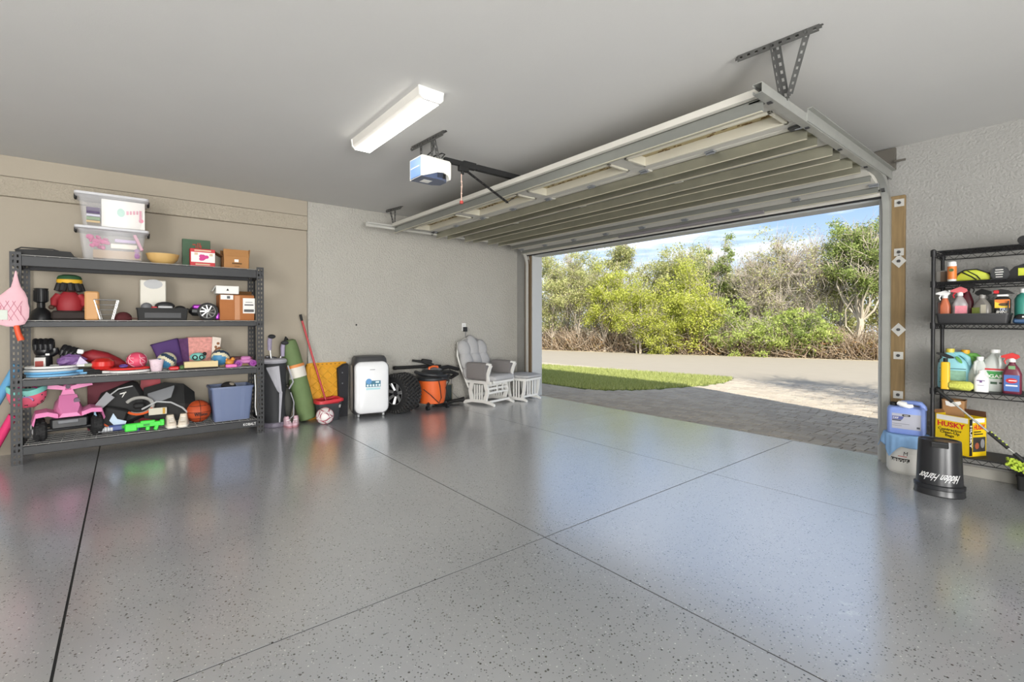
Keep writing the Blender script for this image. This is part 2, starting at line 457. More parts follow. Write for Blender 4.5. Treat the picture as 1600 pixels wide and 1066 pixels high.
# lawn
w = MB(); w.prism(GR, -.06, -.005)
lawn = w.build('lawn', mat('lawn soil', '#5E6B34', .95, 0, .2, 6), smooth=False); struct(lawn)
def foliage_mat(name, cols, trans=.35, gain=1.0):
    m = bpy.data.materials.new(name); m.use_nodes = True
    n = m.node_tree.nodes; l = m.node_tree.links; n.clear()
    g = n.new('ShaderNodeNewGeometry'); r = n.new('ShaderNodeValToRGB'); cr = r.color_ramp
    while len(cr.elements) < len(cols): cr.elements.new(.5)
    for i, c in enumerate(cols):
        cr.elements[i].position = i / (len(cols) - 1); cr.elements[i].color = tuple(min(1.0, v * gain) for v in lin(c))
    l.new(g.outputs['Random Per Island'], r.inputs[0])
    a = n.new('ShaderNodeBsdfDiffuse'); b = n.new('ShaderNodeBsdfTranslucent'); s = n.new('ShaderNodeMixShader'); o = n.new('ShaderNodeOutputMaterial')
    s.inputs[0].default_value = trans
    l.new(r.outputs[0], a.inputs[0]); l.new(r.outputs[0], b.inputs[0]); l.new(a.outputs[0], s.inputs[1]); l.new(b.outputs[0], s.inputs[2]); l.new(s.outputs[0], o.inputs[0])
    return m
def raw_mesh(name, V, F, m, parent=None, k=3):
    V = np.asarray(V, 'f').reshape(-1, 3); F = np.asarray(F, 'i').reshape(-1, k)
    me = bpy.data.meshes.new(name)
    me.vertices.add(len(V)); me.vertices.foreach_set('co', V.ravel())
    me.loops.add(F.size); me.loops.foreach_set('vertex_index', F.ravel())
    me.polygons.add(len(F)); me.polygons.foreach_set('loop_start', np.arange(0, F.size, k, dtype='i'))
    try: me.polygons.foreach_set('loop_total', np.full(len(F), k, 'i'))
    except Exception: pass
    me.update(calc_edges=True); me.validate()
    me.materials.append(m)
    o = bpy.data.objects.new(name, me); C.objects.link(o)
    if parent: o.parent = parent
    return o
rng = np.random.default_rng(11)
n_ = 90000
px = rng.uniform(-12.5, -4.8, n_); py = rng.uniform(6.5, 10.6, n_)
ok = np.zeros(n_, bool)
for i in range(len(GR)):
    (x1, y1), (x2, y2) = GR[i], GR[i - 1]
    c_ = ((y1 > py) != (y2 > py)) & (px < (x2 - x1) * (py - y1) / (y2 - y1 + 1e-9) + x1); ok ^= c_
px, py = px[ok], py[ok]; n_ = len(px)
a = rng.uniform(0, 2 * np.pi, n_); h = rng.uniform(.035, .075, n_); wd = rng.uniform(.004, .009, n_)
lx, ly = rng.normal(0, .02, n_), rng.normal(0, .02, n_)
V = np.stack([np.stack([px - wd * np.cos(a), py - wd * np.sin(a), np.full(n_, -.005)], 1),
              np.stack([px + wd * np.cos(a), py + wd * np.sin(a), np.full(n_, -.005)], 1),
              np.stack([px + lx, py + ly, -.005 + h], 1)], 1)
gb = raw_mesh('grass_blades', V, np.arange(n_ * 3), foliage_mat('grass', ['#98A058', '#AEB46C', '#C6CA8A', '#8A9450'], .35))
gb['kind'] = 'stuff'; tag(gb, 'green lawn grass in a wedge beside the driveway', 'grass')

# ================================================================== TREES BEYOND THE ROAD
LEAF = {
 'bright': foliage_mat('bright leaves', ['#A3AC48', '#C0C55E', '#D8D87C', '#B0B650', '#8E983F'], .45, 1.02),
 'olive': foliage_mat('olive leaves', ['#99A068', '#B3B37A', '#C9C490', '#878F5A', '#A6A870'], .35, 1.15),
 'dark': foliage_mat('dark leaves', ['#76864C', '#8C9A5A', '#A5AE6C', '#667742'], .35, 1.15),
 'green': foliage_mat('green leaves', ['#94A552', '#AAB864', '#C0C87C', '#80934A'], .4, 1.1),
}
bark = mat('grey bark', '#B9AE9D', .9, 0, .2, 8)
bark_dk = mat('brown bark', '#6E5C4A', .9, 0, .2, 8)
bark_pale = mat('pale bark', '#BDB29E', .9, 0, .2, 8)
twig_m = foliage_mat('dry twigs', ['#B7A58D', '#A08B75', '#C8B8A2', '#8A7562'], .05)
bare_m = foliage_mat('bare twigs', ['#CFC4B4', '#BFB2A2', '#DCD2C4', '#AB9E8C'], .05)
trng = np.random.default_rng(5)

def leaves(centres, sig, count, size, rng):
    ci = rng.integers(0, len(centres), count)
    P = np.asarray(centres)[ci] + rng.normal(0, 1, (count, 3)) * np.asarray(sig)
    P[:, 2] = np.maximum(P[:, 2], .03)
    a = rng.normal(0, 1, (count, 3)); a /= np.linalg.norm(a, axis=1)[:, None]
    b = rng.normal(0, 1, (count, 3)); b -= a * (a * b).sum(1)[:, None]; b /= np.linalg.norm(b, axis=1)[:, None]
    s = (size * rng.uniform(.6, 1.3, count))[:, None]
    V = np.stack([P - a * s, P + b * s * .45, P + a * s, P - b * s * .45], 1)
    return V.reshape(-1, 3), np.arange(count * 4).reshape(-1, 4)
def sticks(A, B, r0, r1, rng, bend=.12, seg=2):
    """thin three-sided branches from A to B with a bend"""
    A = np.asarray(A, float); B = np.asarray(B, float); n = len(A); Lh = np.linalg.norm(B - A, axis=1)[:, None]
    off = rng.normal(0, 1, (n, 3)) * Lh * bend
    rings = []
    d = (B - A) / np.maximum(Lh, 1e-6)
    u = np.cross(d, rng.normal(0, 1, (n, 3))); u /= np.maximum(np.linalg.norm(u, axis=1)[:, None], 1e-6); w_ = np.cross(d, u)
    for i in range(seg + 1):
        t = i / seg; c = A + (B - A) * t + off * (4 * t * (1 - t))
        r = (np.asarray(r0) * (1 - t) + np.asarray(r1) * t).reshape(-1, 1)
        rings.append(np.stack([c + r * (u * math.cos(q) + w_ * math.sin(q)) for q in (0, 2.094, 4.189)], 1))
    V = np.stack(rings, 1)       # n, seg+1, 3, 3
    F = []
    for i in range(seg):
        for k in range(3):
            k2 = (k + 1) % 3
            F.append([i * 3 + k, i * 3 + k2, (i + 1) * 3 + k2, (i + 1) * 3 + k])
    F = np.asarray(F); m = (seg + 1) * 3
    FF = (F[None] + (np.arange(n) * m)[:, None, None]).reshape(-1, 4)
    return V.reshape(-1, 3), FF

def tree(label, X, Y, H, R, kind, n_leaf, base=.35, clusters=22, bk=None, size=.085, trunk=.06, twigs=420, flat=.75, name='tree', lean=(0, 0), group=None, bare=False, sig=.2):
    rng = trng
    t = thing(name, label, 'tree' if name == 'tree' else 'shrub', (X, Y, -.06), 0, group)
    # cluster centres in an uneven crown
    cs = []; clusters = int(clusters * 1.7); n_leaf = int(n_leaf * 2.5); size = size * .56; sig = sig * .72
    while len(cs) < clusters:
        p = rng.uniform(-1, 1, 3)
        q = np.linalg.norm(p)
        if q < 1 and q > .25:
            z = H * (base + (1 - base) * (p[2] * .5 + .5))
            sh = 1 - .45 * max(0, p[2])
            cs.append((p[0] * R * sh + lean[0] * z / H, p[1] * R * flat * sh + lean[1] * z / H, z))
    cs = np.asarray(cs)
    bk = bk or bark
    # stems
    mb = MB(); nst = 1 if name == 'tree' else 4
    tops = []
    for k in range(nst):
        a = rng.uniform(0, 6.28); s_ = 0 if nst == 1 else R * .35
        p0 = (math.cos(a) * s_ * .4, math.sin(a) * s_ * .4, 0); hh = H * rng.uniform(.72, .9)
        p3 = (lean[0] * .8 + math.cos(a) * s_, lean[1] * .8 + math.sin(a) * s_, hh)
        pts = []
        for i in range(7):
            f = i / 6
            pts.append((p0[0] + (p3[0] - p0[0]) * f + rng.normal(0, .03) * H * .25 * (f > 0), p0[1] + (p3[1] - p0[1]) * f + rng.normal(0, .03) * H * .25 * (f > 0), hh * f))
        mb.tube(pts, [trunk * (1 - .75 * i / 6) / (1 if nst == 1 else 1.7) for i in range(7)], 6)
        tops.append(pts)
    mb.build('trunk', bk, t)
    # branches reach from a stem to every cluster, twigs spread from the clusters
    A = []; 
    for c in cs:
        pts = tops[rng.integers(0, nst)]; i = min(6, max(1, int(6 * c[2] / H * rng.uniform(.45, .85)))); A.append(pts[i])
    V1, F1 = sticks(A, cs, trunk * .32, trunk * .12, rng, .10, 3)
    ci = rng.integers(0, len(cs), twigs); B = cs[ci]
    E_ = B + rng.normal(0, 1, (twigs, 3)) * R * .36 + np.array([0, 0, .12 * H * .5])
    V2, F2 = sticks(B, E_, trunk * .11, .003, rng, .14, 2)
    raw_mesh('branches', np.concatenate([V1, V2]), np.concatenate([F1, F2 + len(V1)]), bare_m if bare else bk, t, 4)['kind'] = 'stuff'
    if n_leaf:
        V, F = leaves(np.concatenate([cs, E_[:clusters]]), (R * sig, R * sig, R * sig * .8), n_leaf, size, rng)
        raw_mesh('crown', V, F, LEAF[kind], t, 4)['kind'] = 'stuff'
    return t
TR = 'thicket across the road'
tree('olive green bushy tree leftmost in the thicket beside the left jamb', -16.12, 15.48, 4.3, 1.0, 'olive', 6500, .2, 26, size=.075, group=TR)
tree('loose olive tree with a tall wispy top, second from the left', -15.23, 16.4, 4.55, .85, 'olive', 4200, .3, 22, size=.07, twigs=420, group=TR)
tree('bare twiggy tree standing behind the leftmost olive trees', -17.25, 17.76, 4.75, .8, 'olive', 500, .4, 22, twigs=700, bare=True, group=TR)
tree('yellow green bushy tree left of the brightest bush', -13.74, 16.44, 3.45, .95, 'bright', 4200, .3, 24, group=TR)
tree('brightest yellow green bush hanging low over the road edge', -11.98, 16.6, 2.8, 1.1, 'bright', 6500, .14, 30, size=.075, name='bush', group=TR)
tree('small bright bush spilling onto the road edge', -11.05, 16.75, 1.6, .75, 'bright', 3600, .05, 16, name='bush', size=.07, group=TR)
tree('broad yellow green tree in the middle of the thicket', -10.49, 17.88, 3.3, 1.15, 'bright', 6500, .2, 30, group=TR)
tree('low green bush right of the broad yellow green tree', -9.04, 18.28, 1.7, .8, 'green', 2600, .08, 20, name='bush', group=TR)
tree('low green bush near the middle of the right half', -7.92, 18.74, 1.4, .8, 'green', 2400, .06, 20, name='bush', group=TR)
tree('green bush with long leaves at the foot of the pale trunk', -6.75, 19.5, 1.6, .8, 'green', 2600, .06, 20, name='bush', size=.12, group=TR)
tree('small dark green bush between two low bushes', -7.16, 19.37, 1.8, .8, 'dark', 3000, .06, 16, name='bush', group=TR)
tree('tall tree with a pale thick trunk and dark green top near the right jamb', -5.48, 20.6, 4.6, .95, 'dark', 4200, .50, 18, bk=bark_pale, trunk=.15, group=TR)
tree('tall olive tree rising above the bright bushes on the left', -13.83, 17.78, 4.9, .85, 'olive', 3400, .45, 20, twigs=420, bk=bark_pale, group=TR)
tree('tall olive tree with an open top left of centre', -11.54, 18.83, 4.6, .95, 'olive', 3800, .4, 22, twigs=420, bk=bark_pale, group=TR)
tree('tallest slender dark tree with a sparse tufted top', -10.26, 19.72, 5.15, .6, 'dark', 2000, .5, 12, bk=bark, group=TR)
tree('grey bare tree right of the tallest slender tree', -8.94, 19.94, 4.3, .9, 'olive', 900, .3, 24, twigs=1500, bare=True, group=TR)
tree('thin olive and grey tree in the right half', -8.09, 20.29, 4.4, .95, 'olive', 1500, .3, 24, twigs=1500, bare=True, group=TR)
tree('wide bare grey crowned tree in the right half', -7.14, 20.68, 4.6, 1.1, 'olive', 1100, .3, 26, twigs=1700, bare=True, group=TR)
tree('upright green topped tree left of the pale thick trunk', -6.21, 21.16, 4.6, .75, 'dark', 3000, .45, 20, group=TR)
tree('dark green tall tree rightmost beside the right jamb', -4.9, 21.52, 5.0, 1.0, 'dark', 5200, .4, 24, group=TR)
tree('olive tree in the back row of the left half', -13.15, 19.18, 4.2, 1.1, 'olive', 4200, .25, 24, group=TR)
tree('green tree in the back row of the middle', -11.48, 20.49, 4.3, 1.1, 'olive', 4200, .25, 24, group=TR)
tree('olive tree in the back row right of the middle', -9.92, 20.9, 3.6, 1.1, 'olive', 4200, .2, 24, group=TR)
tree('olive tree in the back row behind the leftmost trees', -15.97, 18.38, 4.3, 1.3, 'olive', 5200, .2, 24, group=TR)
tree('olive tree hidden mostly behind the left jamb', -18.7, 15.18, 4.5, 1.5, 'olive', 5500, .2, 24, group=TR)
tree('green tree hidden mostly behind the right jamb', -3.7, 21.3, 4.0, 1.2, 'green', 4200, .2, 24, group=TR)
for i, (x, y, h) in enumerate(((-19.5, 19.8, 3.6), (-17.0, 21.2, 3.4), (-14.6, 22.4, 3.3), (-12.2, 23.4, 3.4), (-9.8, 24.2, 3.2), (-7.6, 25, 3.2), (-5.6, 25.5, 3.6))):
    tree('hazy wide olive tree of the far row, ' + ('leftmost behind the left jamb', 'second from the left', 'third from the left', 'in its middle', 'third from the right', 'second from the right', 'rightmost behind the right jamb')[i], x, y, h, 1.7, 'olive', 4200, .02, 26, size=.11, twigs=300, group='far row of hazy trees')
# dry undergrowth along the foot of the thicket
n_ = 5200
t_ = trng.uniform(0, 1, n_)
bxl = np.array([-18.8, 14.3]); bxm = np.array([-10.2, 17.6]); bxr = np.array([-3.6, 20.3])
B0 = np.where((t_ < .55)[:, None], bxl + (bxm - bxl) * (t_ / .55)[:, None], bxm + (bxr - bxm) * ((t_ - .55) / .45)[:, None])
off = np.abs(trng.normal(0, 1.1, n_)) + .05
B0 = B0 + np.stack([-.42 * off, .9 * off], 1) + trng.normal(0, .08, (n_, 2))
hh = trng.uniform(.25, 1.25, n_)
A3 = np.concatenate([B0, np.full((n_, 1), -.06)], 1)
B3 = A3 + np.stack([trng.normal(0, .5, n_), trng.normal(0, .5, n_), hh], 1)
V, F = sticks(A3, B3, .016, .004, trng, .16, 2)
o = raw_mesh('undergrowth', V, F, twig_m, None, 4); o['kind'] = 'stuff'; tag(o, 'tangle of dry brown undergrowth along the foot of the thicket', 'undergrowth')
V, F = leaves(np.concatenate([B0[:900], trng.uniform(.05, .5, (900, 1))], 1), (.12, .12, .08), 9000, .06, trng)
o = raw_mesh('leaf_litter', V, F, foliage_mat('litter', ['#8C6F4E', '#A58A66', '#6F6A3C', '#7D5D43'], .1), None, 4); o['kind'] = 'stuff'; tag(o, 'brown leaf litter and low weeds under the thicket', 'leaf litter')
# a bare tree right of the driveway throws the streaky shade onto it
tree('bare branched tree right of the driveway whose shade streaks the paving', 1.0, 7.9, 5.4, 1.5, 'olive', 500, .42, 24, twigs=1500, bare=True)

# ================================================================== GARAGE DOOR, TRACKS, OPENER, LIGHT
cream = mat('cream door skin', '#C4C1B8', .6, 0, .04, 4)
hat_m = mat('galvanised strut', '#B0AE9C', .34, .75, .14, 7)
strut_g = mat('grey strut', '#90928D', .4, .6, .1, 7)
win_frame = mat('window frame cream', '#D2CDBC', .55)
pane_m = mat('stained window pane', '#A8986C', .35, 0, .35, 9)
dirt = mat('rust specks', '#6E5632', .9)
DX0, DX1 = -6.02, -1.215
gd = thing('garage_door', 'raised sectional garage door with galvanised struts hanging under the ceiling', 'door', (-3.6, 4.0, 2.54))
JX = [-6.0, -4.79, -3.62, -2.44, -1.19]
# top section with four long windows
q = MB()
q.bx(DX0, DX1, 2.80, 3.06, 2.54, 2.585, .003); q.bx(DX0, DX1, 3.33, 3.425, 2.54, 2.585, .003)
for i, x in enumerate(JX):
    a = x - .075 if i else DX0; b = x + .075 if i < 4 else DX1
    q.bx(a, b, 3.06, 3.33, 2.54, 2.585, .002)
sec = q.build('door_section', cream, gd, world=True, smooth=False)
for i in range(4):
    a, b = JX[i] + .075, JX[i + 1] - .075
    q = MB()
    y0, y1 = 3.06, 3.33
    for (u0, u1, v0, v1) in ((a, b, y0, y0 + .025), (a, b, y1 - .025, y1), (a, a + .025, y0, y1), (b - .025, b, y0, y1)):
        q.bx(u0, u1, v0, v1, 2.528, 2.60, .003)
    fr = q.build('window_frame', win_frame, gd, world=True, smooth=False)
    q = MB(); q.bx(a + .02, b - .02, y0 + .02, y1 - .02, 2.60, 2.606)
    pn = q.build('pane', pane_m, gd, smooth=False, world=True)
    q = MB()
    for k in range(22):
        xx = random.uniform(a + .05, b - .05); q.box((xx, y1 - .03 - random.random() * .05, 2.598), (random.uniform(.01, .05), .008, .004))
    o = q.build('stain', dirt, gd, world=True, smooth=False)
# lower sections
for y0, y1 in ((3.435, 4.04), (4.05, 4.655)):
    q = MB(); q.bx(DX0, DX1, y0, y1, 2.54, 2.585, .004)
    for x in JX[1:4]: q.bx(x - .04, x + .04, y0, y1, 2.532, 2.54)
    q.build('door_section', cream, gd, world=True, smooth=False)
q = MB(); q.loft([[(x, 4.665, 2.54), (x, 5.215, 2.40), (x, 5.225, 2.445), (x, 4.665, 2.585)] for x in (DX0, DX1)])
q.build('door_section', cream, gd, world=True, smooth=False)
# struts
lip_m = mat('strut lip highlight', '#CFCAB6', .35, .3)  # lip colour lightened as a painted highlight of outside light on the edge
def strut(y, zt, zb, m, lip=.02, back=True, web=0):
    q = MB(); q.bx(DX0, DX1, y, y + .004, zb, zt); q.k = 1; q.bx(DX0, DX1, y - lip, y + .004, zb, zb + .004); q.k = 0
    if back: q.bx(DX0, DX1, y, y + .035, zt - .004, zt)
    q.build('strut', [m, lip_m], gd, world=True, smooth=False)
strut(2.84, 2.54, 2.452, strut_g)
for y in (3.49, 3.67, 3.97, 4.125, 4.405, 4.61): strut(y, 2.54, 2.452, hat_m, .013)
for y0, y1 in ((3.49, 3.67), (3.97, 4.125), (4.405, 4.61)):
    q = MB(); q.bx(DX0 + .01, DX1 - .01, y0, y1, 2.536, 2.539); q.build('strut_web', hat_m, gd, world=True, smooth=False)
strut(4.88, 2.486, 2.427, strut_g, .018); strut(5.10, 2.43, 2.373, strut_g, .018)
q = MB(); q.bx(DX0, DX1, 5.20, 5.235, 2.366, 2.42, .004); q.bx(DX0, DX1, 5.185, 5.20, 2.372, 2.40); q.build('bottom_rail', mat('pale bottom rail', '#CFCBC2', .5), gd, world=True, smooth=False)
q = MB(); q.tube([(DX0, 5.22, 2.362), (DX1, 5.22, 2.362)], .014, 8); q.build('bottom_seal', rubber, gd, world=True)
q = MB(); q.bx(-4.02, -2.16, 5.075, 5.097, 2.362, 2.398, .006); q.build('weight_bar', mat('mauve grey bar', '#6F6B6E', .55), gd, world=True, smooth=False)
hz = mat('zinc hinge', '#9C9FA3', .4, .6)
for y, z in ((3.43, 2.532), (5.045, 2.438)):
    for x in [-5.96, -5.4, -4.79, -4.2, -3.62, -3.03, -2.44, -1.85, -1.23]:
        q = MB(); q.box((x, y, z), (.075, .055, .012), .003); q.cyl((x - .035, y, z - .012), (x + .035, y, z - .012), .008, n=6)
        q.build('hinge', hz, gd, world=True, smooth=False)
for x, s in ((DX0, -1), (DX1, 1)):
    for y, z in ((2.87, 2.53), (3.43, 2.53), (4.045, 2.53), (4.66, 2.53), (5.16, 2.42)):
        q = MB(); q.cyl((x - s * .08, y, z - .01), (x + s * .035, y, z - .01), .006, n=6); q.cyl((x + s * .012, y, z - .01), (x + s * .035, y, z - .01), .022, n=10)
        q.box((x - s * .05, y, z - .004), (.07, .06, .016), .003); q.build('roller', bolt_m, gd, world=True)
# tracks
def track(side):
    s = 1 if side == 'r' else -1
    x = -1.187 if s > 0 else -6.055
    t = thing('door_track', 'galvanised door track on the %s side, curving down to the floor' % ('right, wide reinforced' if s > 0 else 'left, thin and pale'), 'track', (x, 4.0, 0))
    path = [(2.70 if s > 0 else 2.46, 2.535), (4.93, 2.535)]
    for i in range(1, 9):
        a = RAD(90 * i / 8); path.append((4.93 + .33 * math.sin(a), 2.535 - .33 * (1 - math.cos(a))))
    path.append((5.262, 0.0))
    # C profile swept along the path: local axes side (x) and normal
    prof = [(-.026, -.012), (-.026, -.028), (.026, -.028), (.026, .028), (-.026, .028), (-.026, .012), (-.023, .012), (-.023, .025), (.023, .025), (.023, -.025), (-.023, -.025), (-.023, -.012)]
    rings = []
    for i, (yy, zz) in enumerate(path):
        a = path[max(i - 1, 0)]; b = path[min(i + 1, len(path) - 1)]
        ty, tz = b[0] - a[0], b[1] - a[1]; L_ = math.hypot(ty, tz); ny, nz_ = -tz / L_, ty / L_
        rings.append([(x + s * u, yy + ny * v, zz + nz_ * v) for u, v in prof])
    q = MB(); q.loft(rings); q.build('rail', galv if s > 0 else mat('bright track', '#D6D5CF', .35, .4), t, world=True, ang=30)
    if s > 0:
        q = MB(); q.bx(x + .026, x + .031, 3.33, 5.28, 2.515, 2.592); q.bx(x + .031, x + .06, 3.33, 5.28, 2.588, 2.592)
        q.build('stiffener_angle', galv, t, world=True, smooth=False)
        q = MB(); q.bx(x + .027, x + .031, 5.24, 5.305, .05, 2.34)
        q.build('wall_angle', galv, t, world=True, smooth=False)
        q = MB(); q.bx(x - .10, x + .055, 5.27, 5.306, 2.60, 2.79, .003); q.cyl((x + .05, 5.25, 2.66), (x + .13, 5.25, 2.66), .010, n=8)
        q.build('end_bracket', mat('dark header plate', '#57534C', .7), t, world=True, smooth=False)
    return t
track('r'); track('l')
# perforated ceiling hangers
def perf(mb, A, B, wdir, w=.036, th=.003, pitch=.04):
    """a strip from A to B of given width direction with real holes (ladder of bars)"""
    A, B, wd = Vector(A), Vector(B), Vector(wdir).normalized(); d = B - A; L_ = d.length; d.normalize(); nn = d.cross(wd)
    def bar(c, l, ww):
        vs = [c + d * (i * l / 2) + wd * (j * ww / 2) + nn * (k * th / 2) for i in (-1, 1) for j in (-1, 1) for k in (-1, 1)]
        mb.add(vs, [(0, 1, 3, 2), (4, 6, 7, 5), (0, 4, 5, 1), (2, 3, 7, 6), (0, 2, 6, 4), (1, 5, 7, 3)])
    e_ = w * .31
    for s in (-1, 1): bar(A + d * L_ / 2 + wd * s * (w - e_) / 2, L_, e_)
    k = max(1, int(L_ / pitch))
    for i in range(k + 1): bar(A + d * (L_ * i / k), pitch * .62, w - 2 * e_)
def angle_iron(mb, A, B, w1, w2, w=.036, pitch=.04):
    w1 = Vector(w1); w2 = Vector(w2)
    perf(mb, Vector(A) + w1 * w / 2, Vector(B) + w1 * w / 2, w1, w, pitch=pitch)
    perf(mb, Vector(A) + w2 * w / 2, Vector(B) + w2 * w / 2, w2, w, pitch=pitch)
h = thing('track_hanger', 'perforated steel hanger bracket over the right door track', 'bracket', (-1.12, 2.97, 2.8))
q = MB(); angle_iron(q, (-1.33, 2.77, 2.797), (-.92, 2.80, 2.797), (0, 1, 0), (0, 0, -1)); q.build('ceiling_angle', punched, h, world=True, smooth=False)
q = MB(); angle_iron(q, (-1.145, 2.80, 2.79), (-1.18, 3.02, 2.565), (0.96, 0.1, -.1), (-.2, -.8, -.6)); q.build('strap', punched, h, world=True, smooth=False)
q = MB(); perf(q, (-.975, 2.80, 2.785), (-1.135, 3.0, 2.575), (.6, .7, 0), .034); q.build('brace', punched, h, world=True, smooth=False)
h = thing('track_hanger', 'small dark perforated hanger bracket over the left door track', 'bracket', (-6.0, 2.78, 2.8))
q = MB(); angle_iron(q, (-6.20, 2.80, 2.797), (-5.88, 2.86, 2.797), (0, 1, 0), (0, 0, -1)); q.build('ceiling_angle', punched, h, world=True, smooth=False)
q = MB(); perf(q, (-6.12, 2.82, 2.78), (-6.035, 2.83, 2.56), (1, 0, .3), .04); perf(q, (-5.99, 2.83, 2.78), (-6.0, 2.83, 2.56), (1, 0, 0), .034); q.build('strap', punched, h, world=True, smooth=False)
# wall-side end of the left track
# opener
op = thing('door_opener', 'white and blue garage door opener hanging from a perforated ceiling bracket', 'door opener', (-3.6, 2.02, 2.45))
shell = mat('opener shell', '#DEDBD2', .4)
x0, x1, y0, y1, z0, z1 = -3.70, -3.495, 1.885, 2.165, 2.45, 2.625
q = MB(); side = [(y0, z0 + .002), (y0 + .02, z0 + .006), (y0 + .08, z0 + .028), (y0 + .15, z0 + .055), (y0 + .21, z0 + .062), (y0 + .25, z0 + .045), (y0 + .268, z0 + .012), (y1 - .004, z0 + .012), (y1, z0 + .05), (y1, z1 - .02), (y1 - .015, z1 - .006), (y0 + .02, z1), (y0, z1 - .004)]
q.prism(side, x0, x1, 'yz'); q.build('housing', shell, op, world=True, ang=25)
blue = mat('opener blue', '#6F8FC4', .35); navy = mat('opener lens', '#4A5570', .3)
q = MB(); q.bx(x0 + .014, x1 - .014, y0 - .006, y0 + .02, z0 + .006, z1 - .012, .004); o = q.build('front_panel', blue, op, world=True)
q = MB(); q.bx(x0 + .03, x1 - .03, y0 - .008, y0 - .005, z0 + .085, z0 + .092); q.build('stripe', white_plastic, op, world=True, smooth=False)
q = MB(); q.prism([(x0 + .008, y0 + .004), (x1 - .006, y0 + .004), (x1 - .004, y0 + .20), (x1 - .05, y1 - .014), (x0 + .05, y1 - .014), (x0 + .008, y0 + .20)], z0 - .001, z0 + .06); q.build('light_lens', navy, op, world=True, smooth=False)
q = MB(); q.bx(-3.655, -3.575, 1.95, 2.03, z0 - .002, z0, 0); q.build('rating_label', paper, op, world=True, smooth=False)
q = MB()
for k in range(7): q.box((x1 - .006, 2.04 + k * .012, z0 + .035), (.010, .005, .04))
q.build('vent', matte_black, op, world=True, smooth=False)
q = MB(); angle_iron(q, (-3.83, 1.965, 2.797), (-3.34, 1.995, 2.797), (0, 1, 0), (0, 0, -1), .04); q.build('ceiling_bracket', punched, op, world=True, smooth=False)
q = MB(); perf(q, (-3.69, 1.985, 2.78), (-3.69, 1.985, 2.61), (1, 0, 0), .034); q.build('bracket_leg', punched, op, world=True, smooth=False); q = MB(); perf(q, (-3.52, 1.995, 2.78), (-3.52, 1.995, 2.61), (1, 0, 0), .034); perf(q, (-3.50, 2.0, 2.78), (-3.50, 2.05, 2.61), (0, 1, 0), .034)
q.build('bracket_leg', punched, op, world=True, smooth=False)
q = MB(); q.tube([(-3.64, 2.0, 2.62), (-3.60, 2.0, 2.67), (-3.545, 2.02, 2.70), (-3.54, 2.02, 2.76), (-3.54, 2.02, 2.79)], .006, 6); q.tube([(-3.64, 2.0, 2.62), (-3.57, 2.05, 2.665), (-3.50, 2.08, 2.675), (-3.47, 2.09, 2.66), (-3.49, 2.07, 2.63)], .006, 6); q.build('power_cord', matte_black, op, world=True)
q = MB(); q.box((-3.6, 3.72, 2.665), (.035, 3.12, .045), .004); q.box((-3.6, 2.42, 2.665), (.05, .14, .06), .004); q.box((-3.6, 2.95, 2.664), (.045, .9, .052), .004); q.build('drive_rail', matte_black, op, world=True, smooth=False)
q = MB(); q.box((-3.6, 2.36, 2.625), (.045, .10, .05), .006); q.cyl((-3.6, 2.35, 2.60), (-3.6, 2.35, 2.575), .014, n=8); q.build('trolley', matte_black, op, world=True)
q = MB(); perf(q, (-3.6, 2.40, 2.61), (-3.6, 2.865, 2.405), (1, 0, 0), .032, .006); perf(q, (-3.6, 2.865, 2.405), (-3.57, 2.93, 2.46), (1, 0, .2), .04, .006); q.build('drawbar_arm', matte_black, op, world=True, smooth=False)
q = MB(); q.tube([(-3.6, 2.34, 2.575), (-3.603, 2.34, 2.52), (-3.597, 2.342, 2.47), (-3.602, 2.34, 2.40), (-3.6, 2.34, 2.33)], .0045, 6)
for zz in (2.505, 2.46, 2.40): q.sph((-3.6, 2.34, zz), .009, 8, 6)
pc = q.build('pull_cord', mat('braided cord', '#D9B8A8', .8), op, world=True)
q = MB(); q.cyl((-3.6, 2.34, 2.335), (-3.6, 2.34, 2.31), .016, n=10); q.build('pull_knob', mat('faded red knob', '#B5413A', .5), op, world=True)
# LED wraparound fixture on the ceiling
fx = thing('ceiling_light', 'long white wraparound ceiling light, lit, above the opener', 'light', (-3.4, 1.585, 2.72))
q = MB(); pr = [(1.495, 2.80), (1.50, 2.745), (1.525, 2.722), (1.645, 2.722), (1.67, 2.745), (1.675, 2.80)]
q.prism(pr, -4.0, -2.805, 'yz'); q.build('body', mat('fixture white', '#DCD9D2', .45), fx, world=True, smooth=False)
q = MB(); q.bx(-3.985, -2.82, 1.522, 1.648, 2.716, 2.723); q.build('diffuser', mat('lit diffuser', '#FFFDF4', .4, emit=14.0), fx, world=True, smooth=False)
q = MB(); q.prism([(a_ * 1 + (0), b_) for a_, b_ in [(1.490, 2.80), (1.496, 2.742), (1.523, 2.717), (1.647, 2.717), (1.674, 2.742), (1.68, 2.80)]], -2.815, -2.80, 'yz'); q.build('end_cap', white_paint, fx, world=True, smooth=False); q = MB(); q.prism([(1.490, 2.80), (1.496, 2.742), (1.523, 2.717), (1.647, 2.717), (1.674, 2.742), (1.68, 2.80)], -4.005, -3.99, 'yz'); q.build('end_cap', white_paint, fx, world=True, smooth=False)

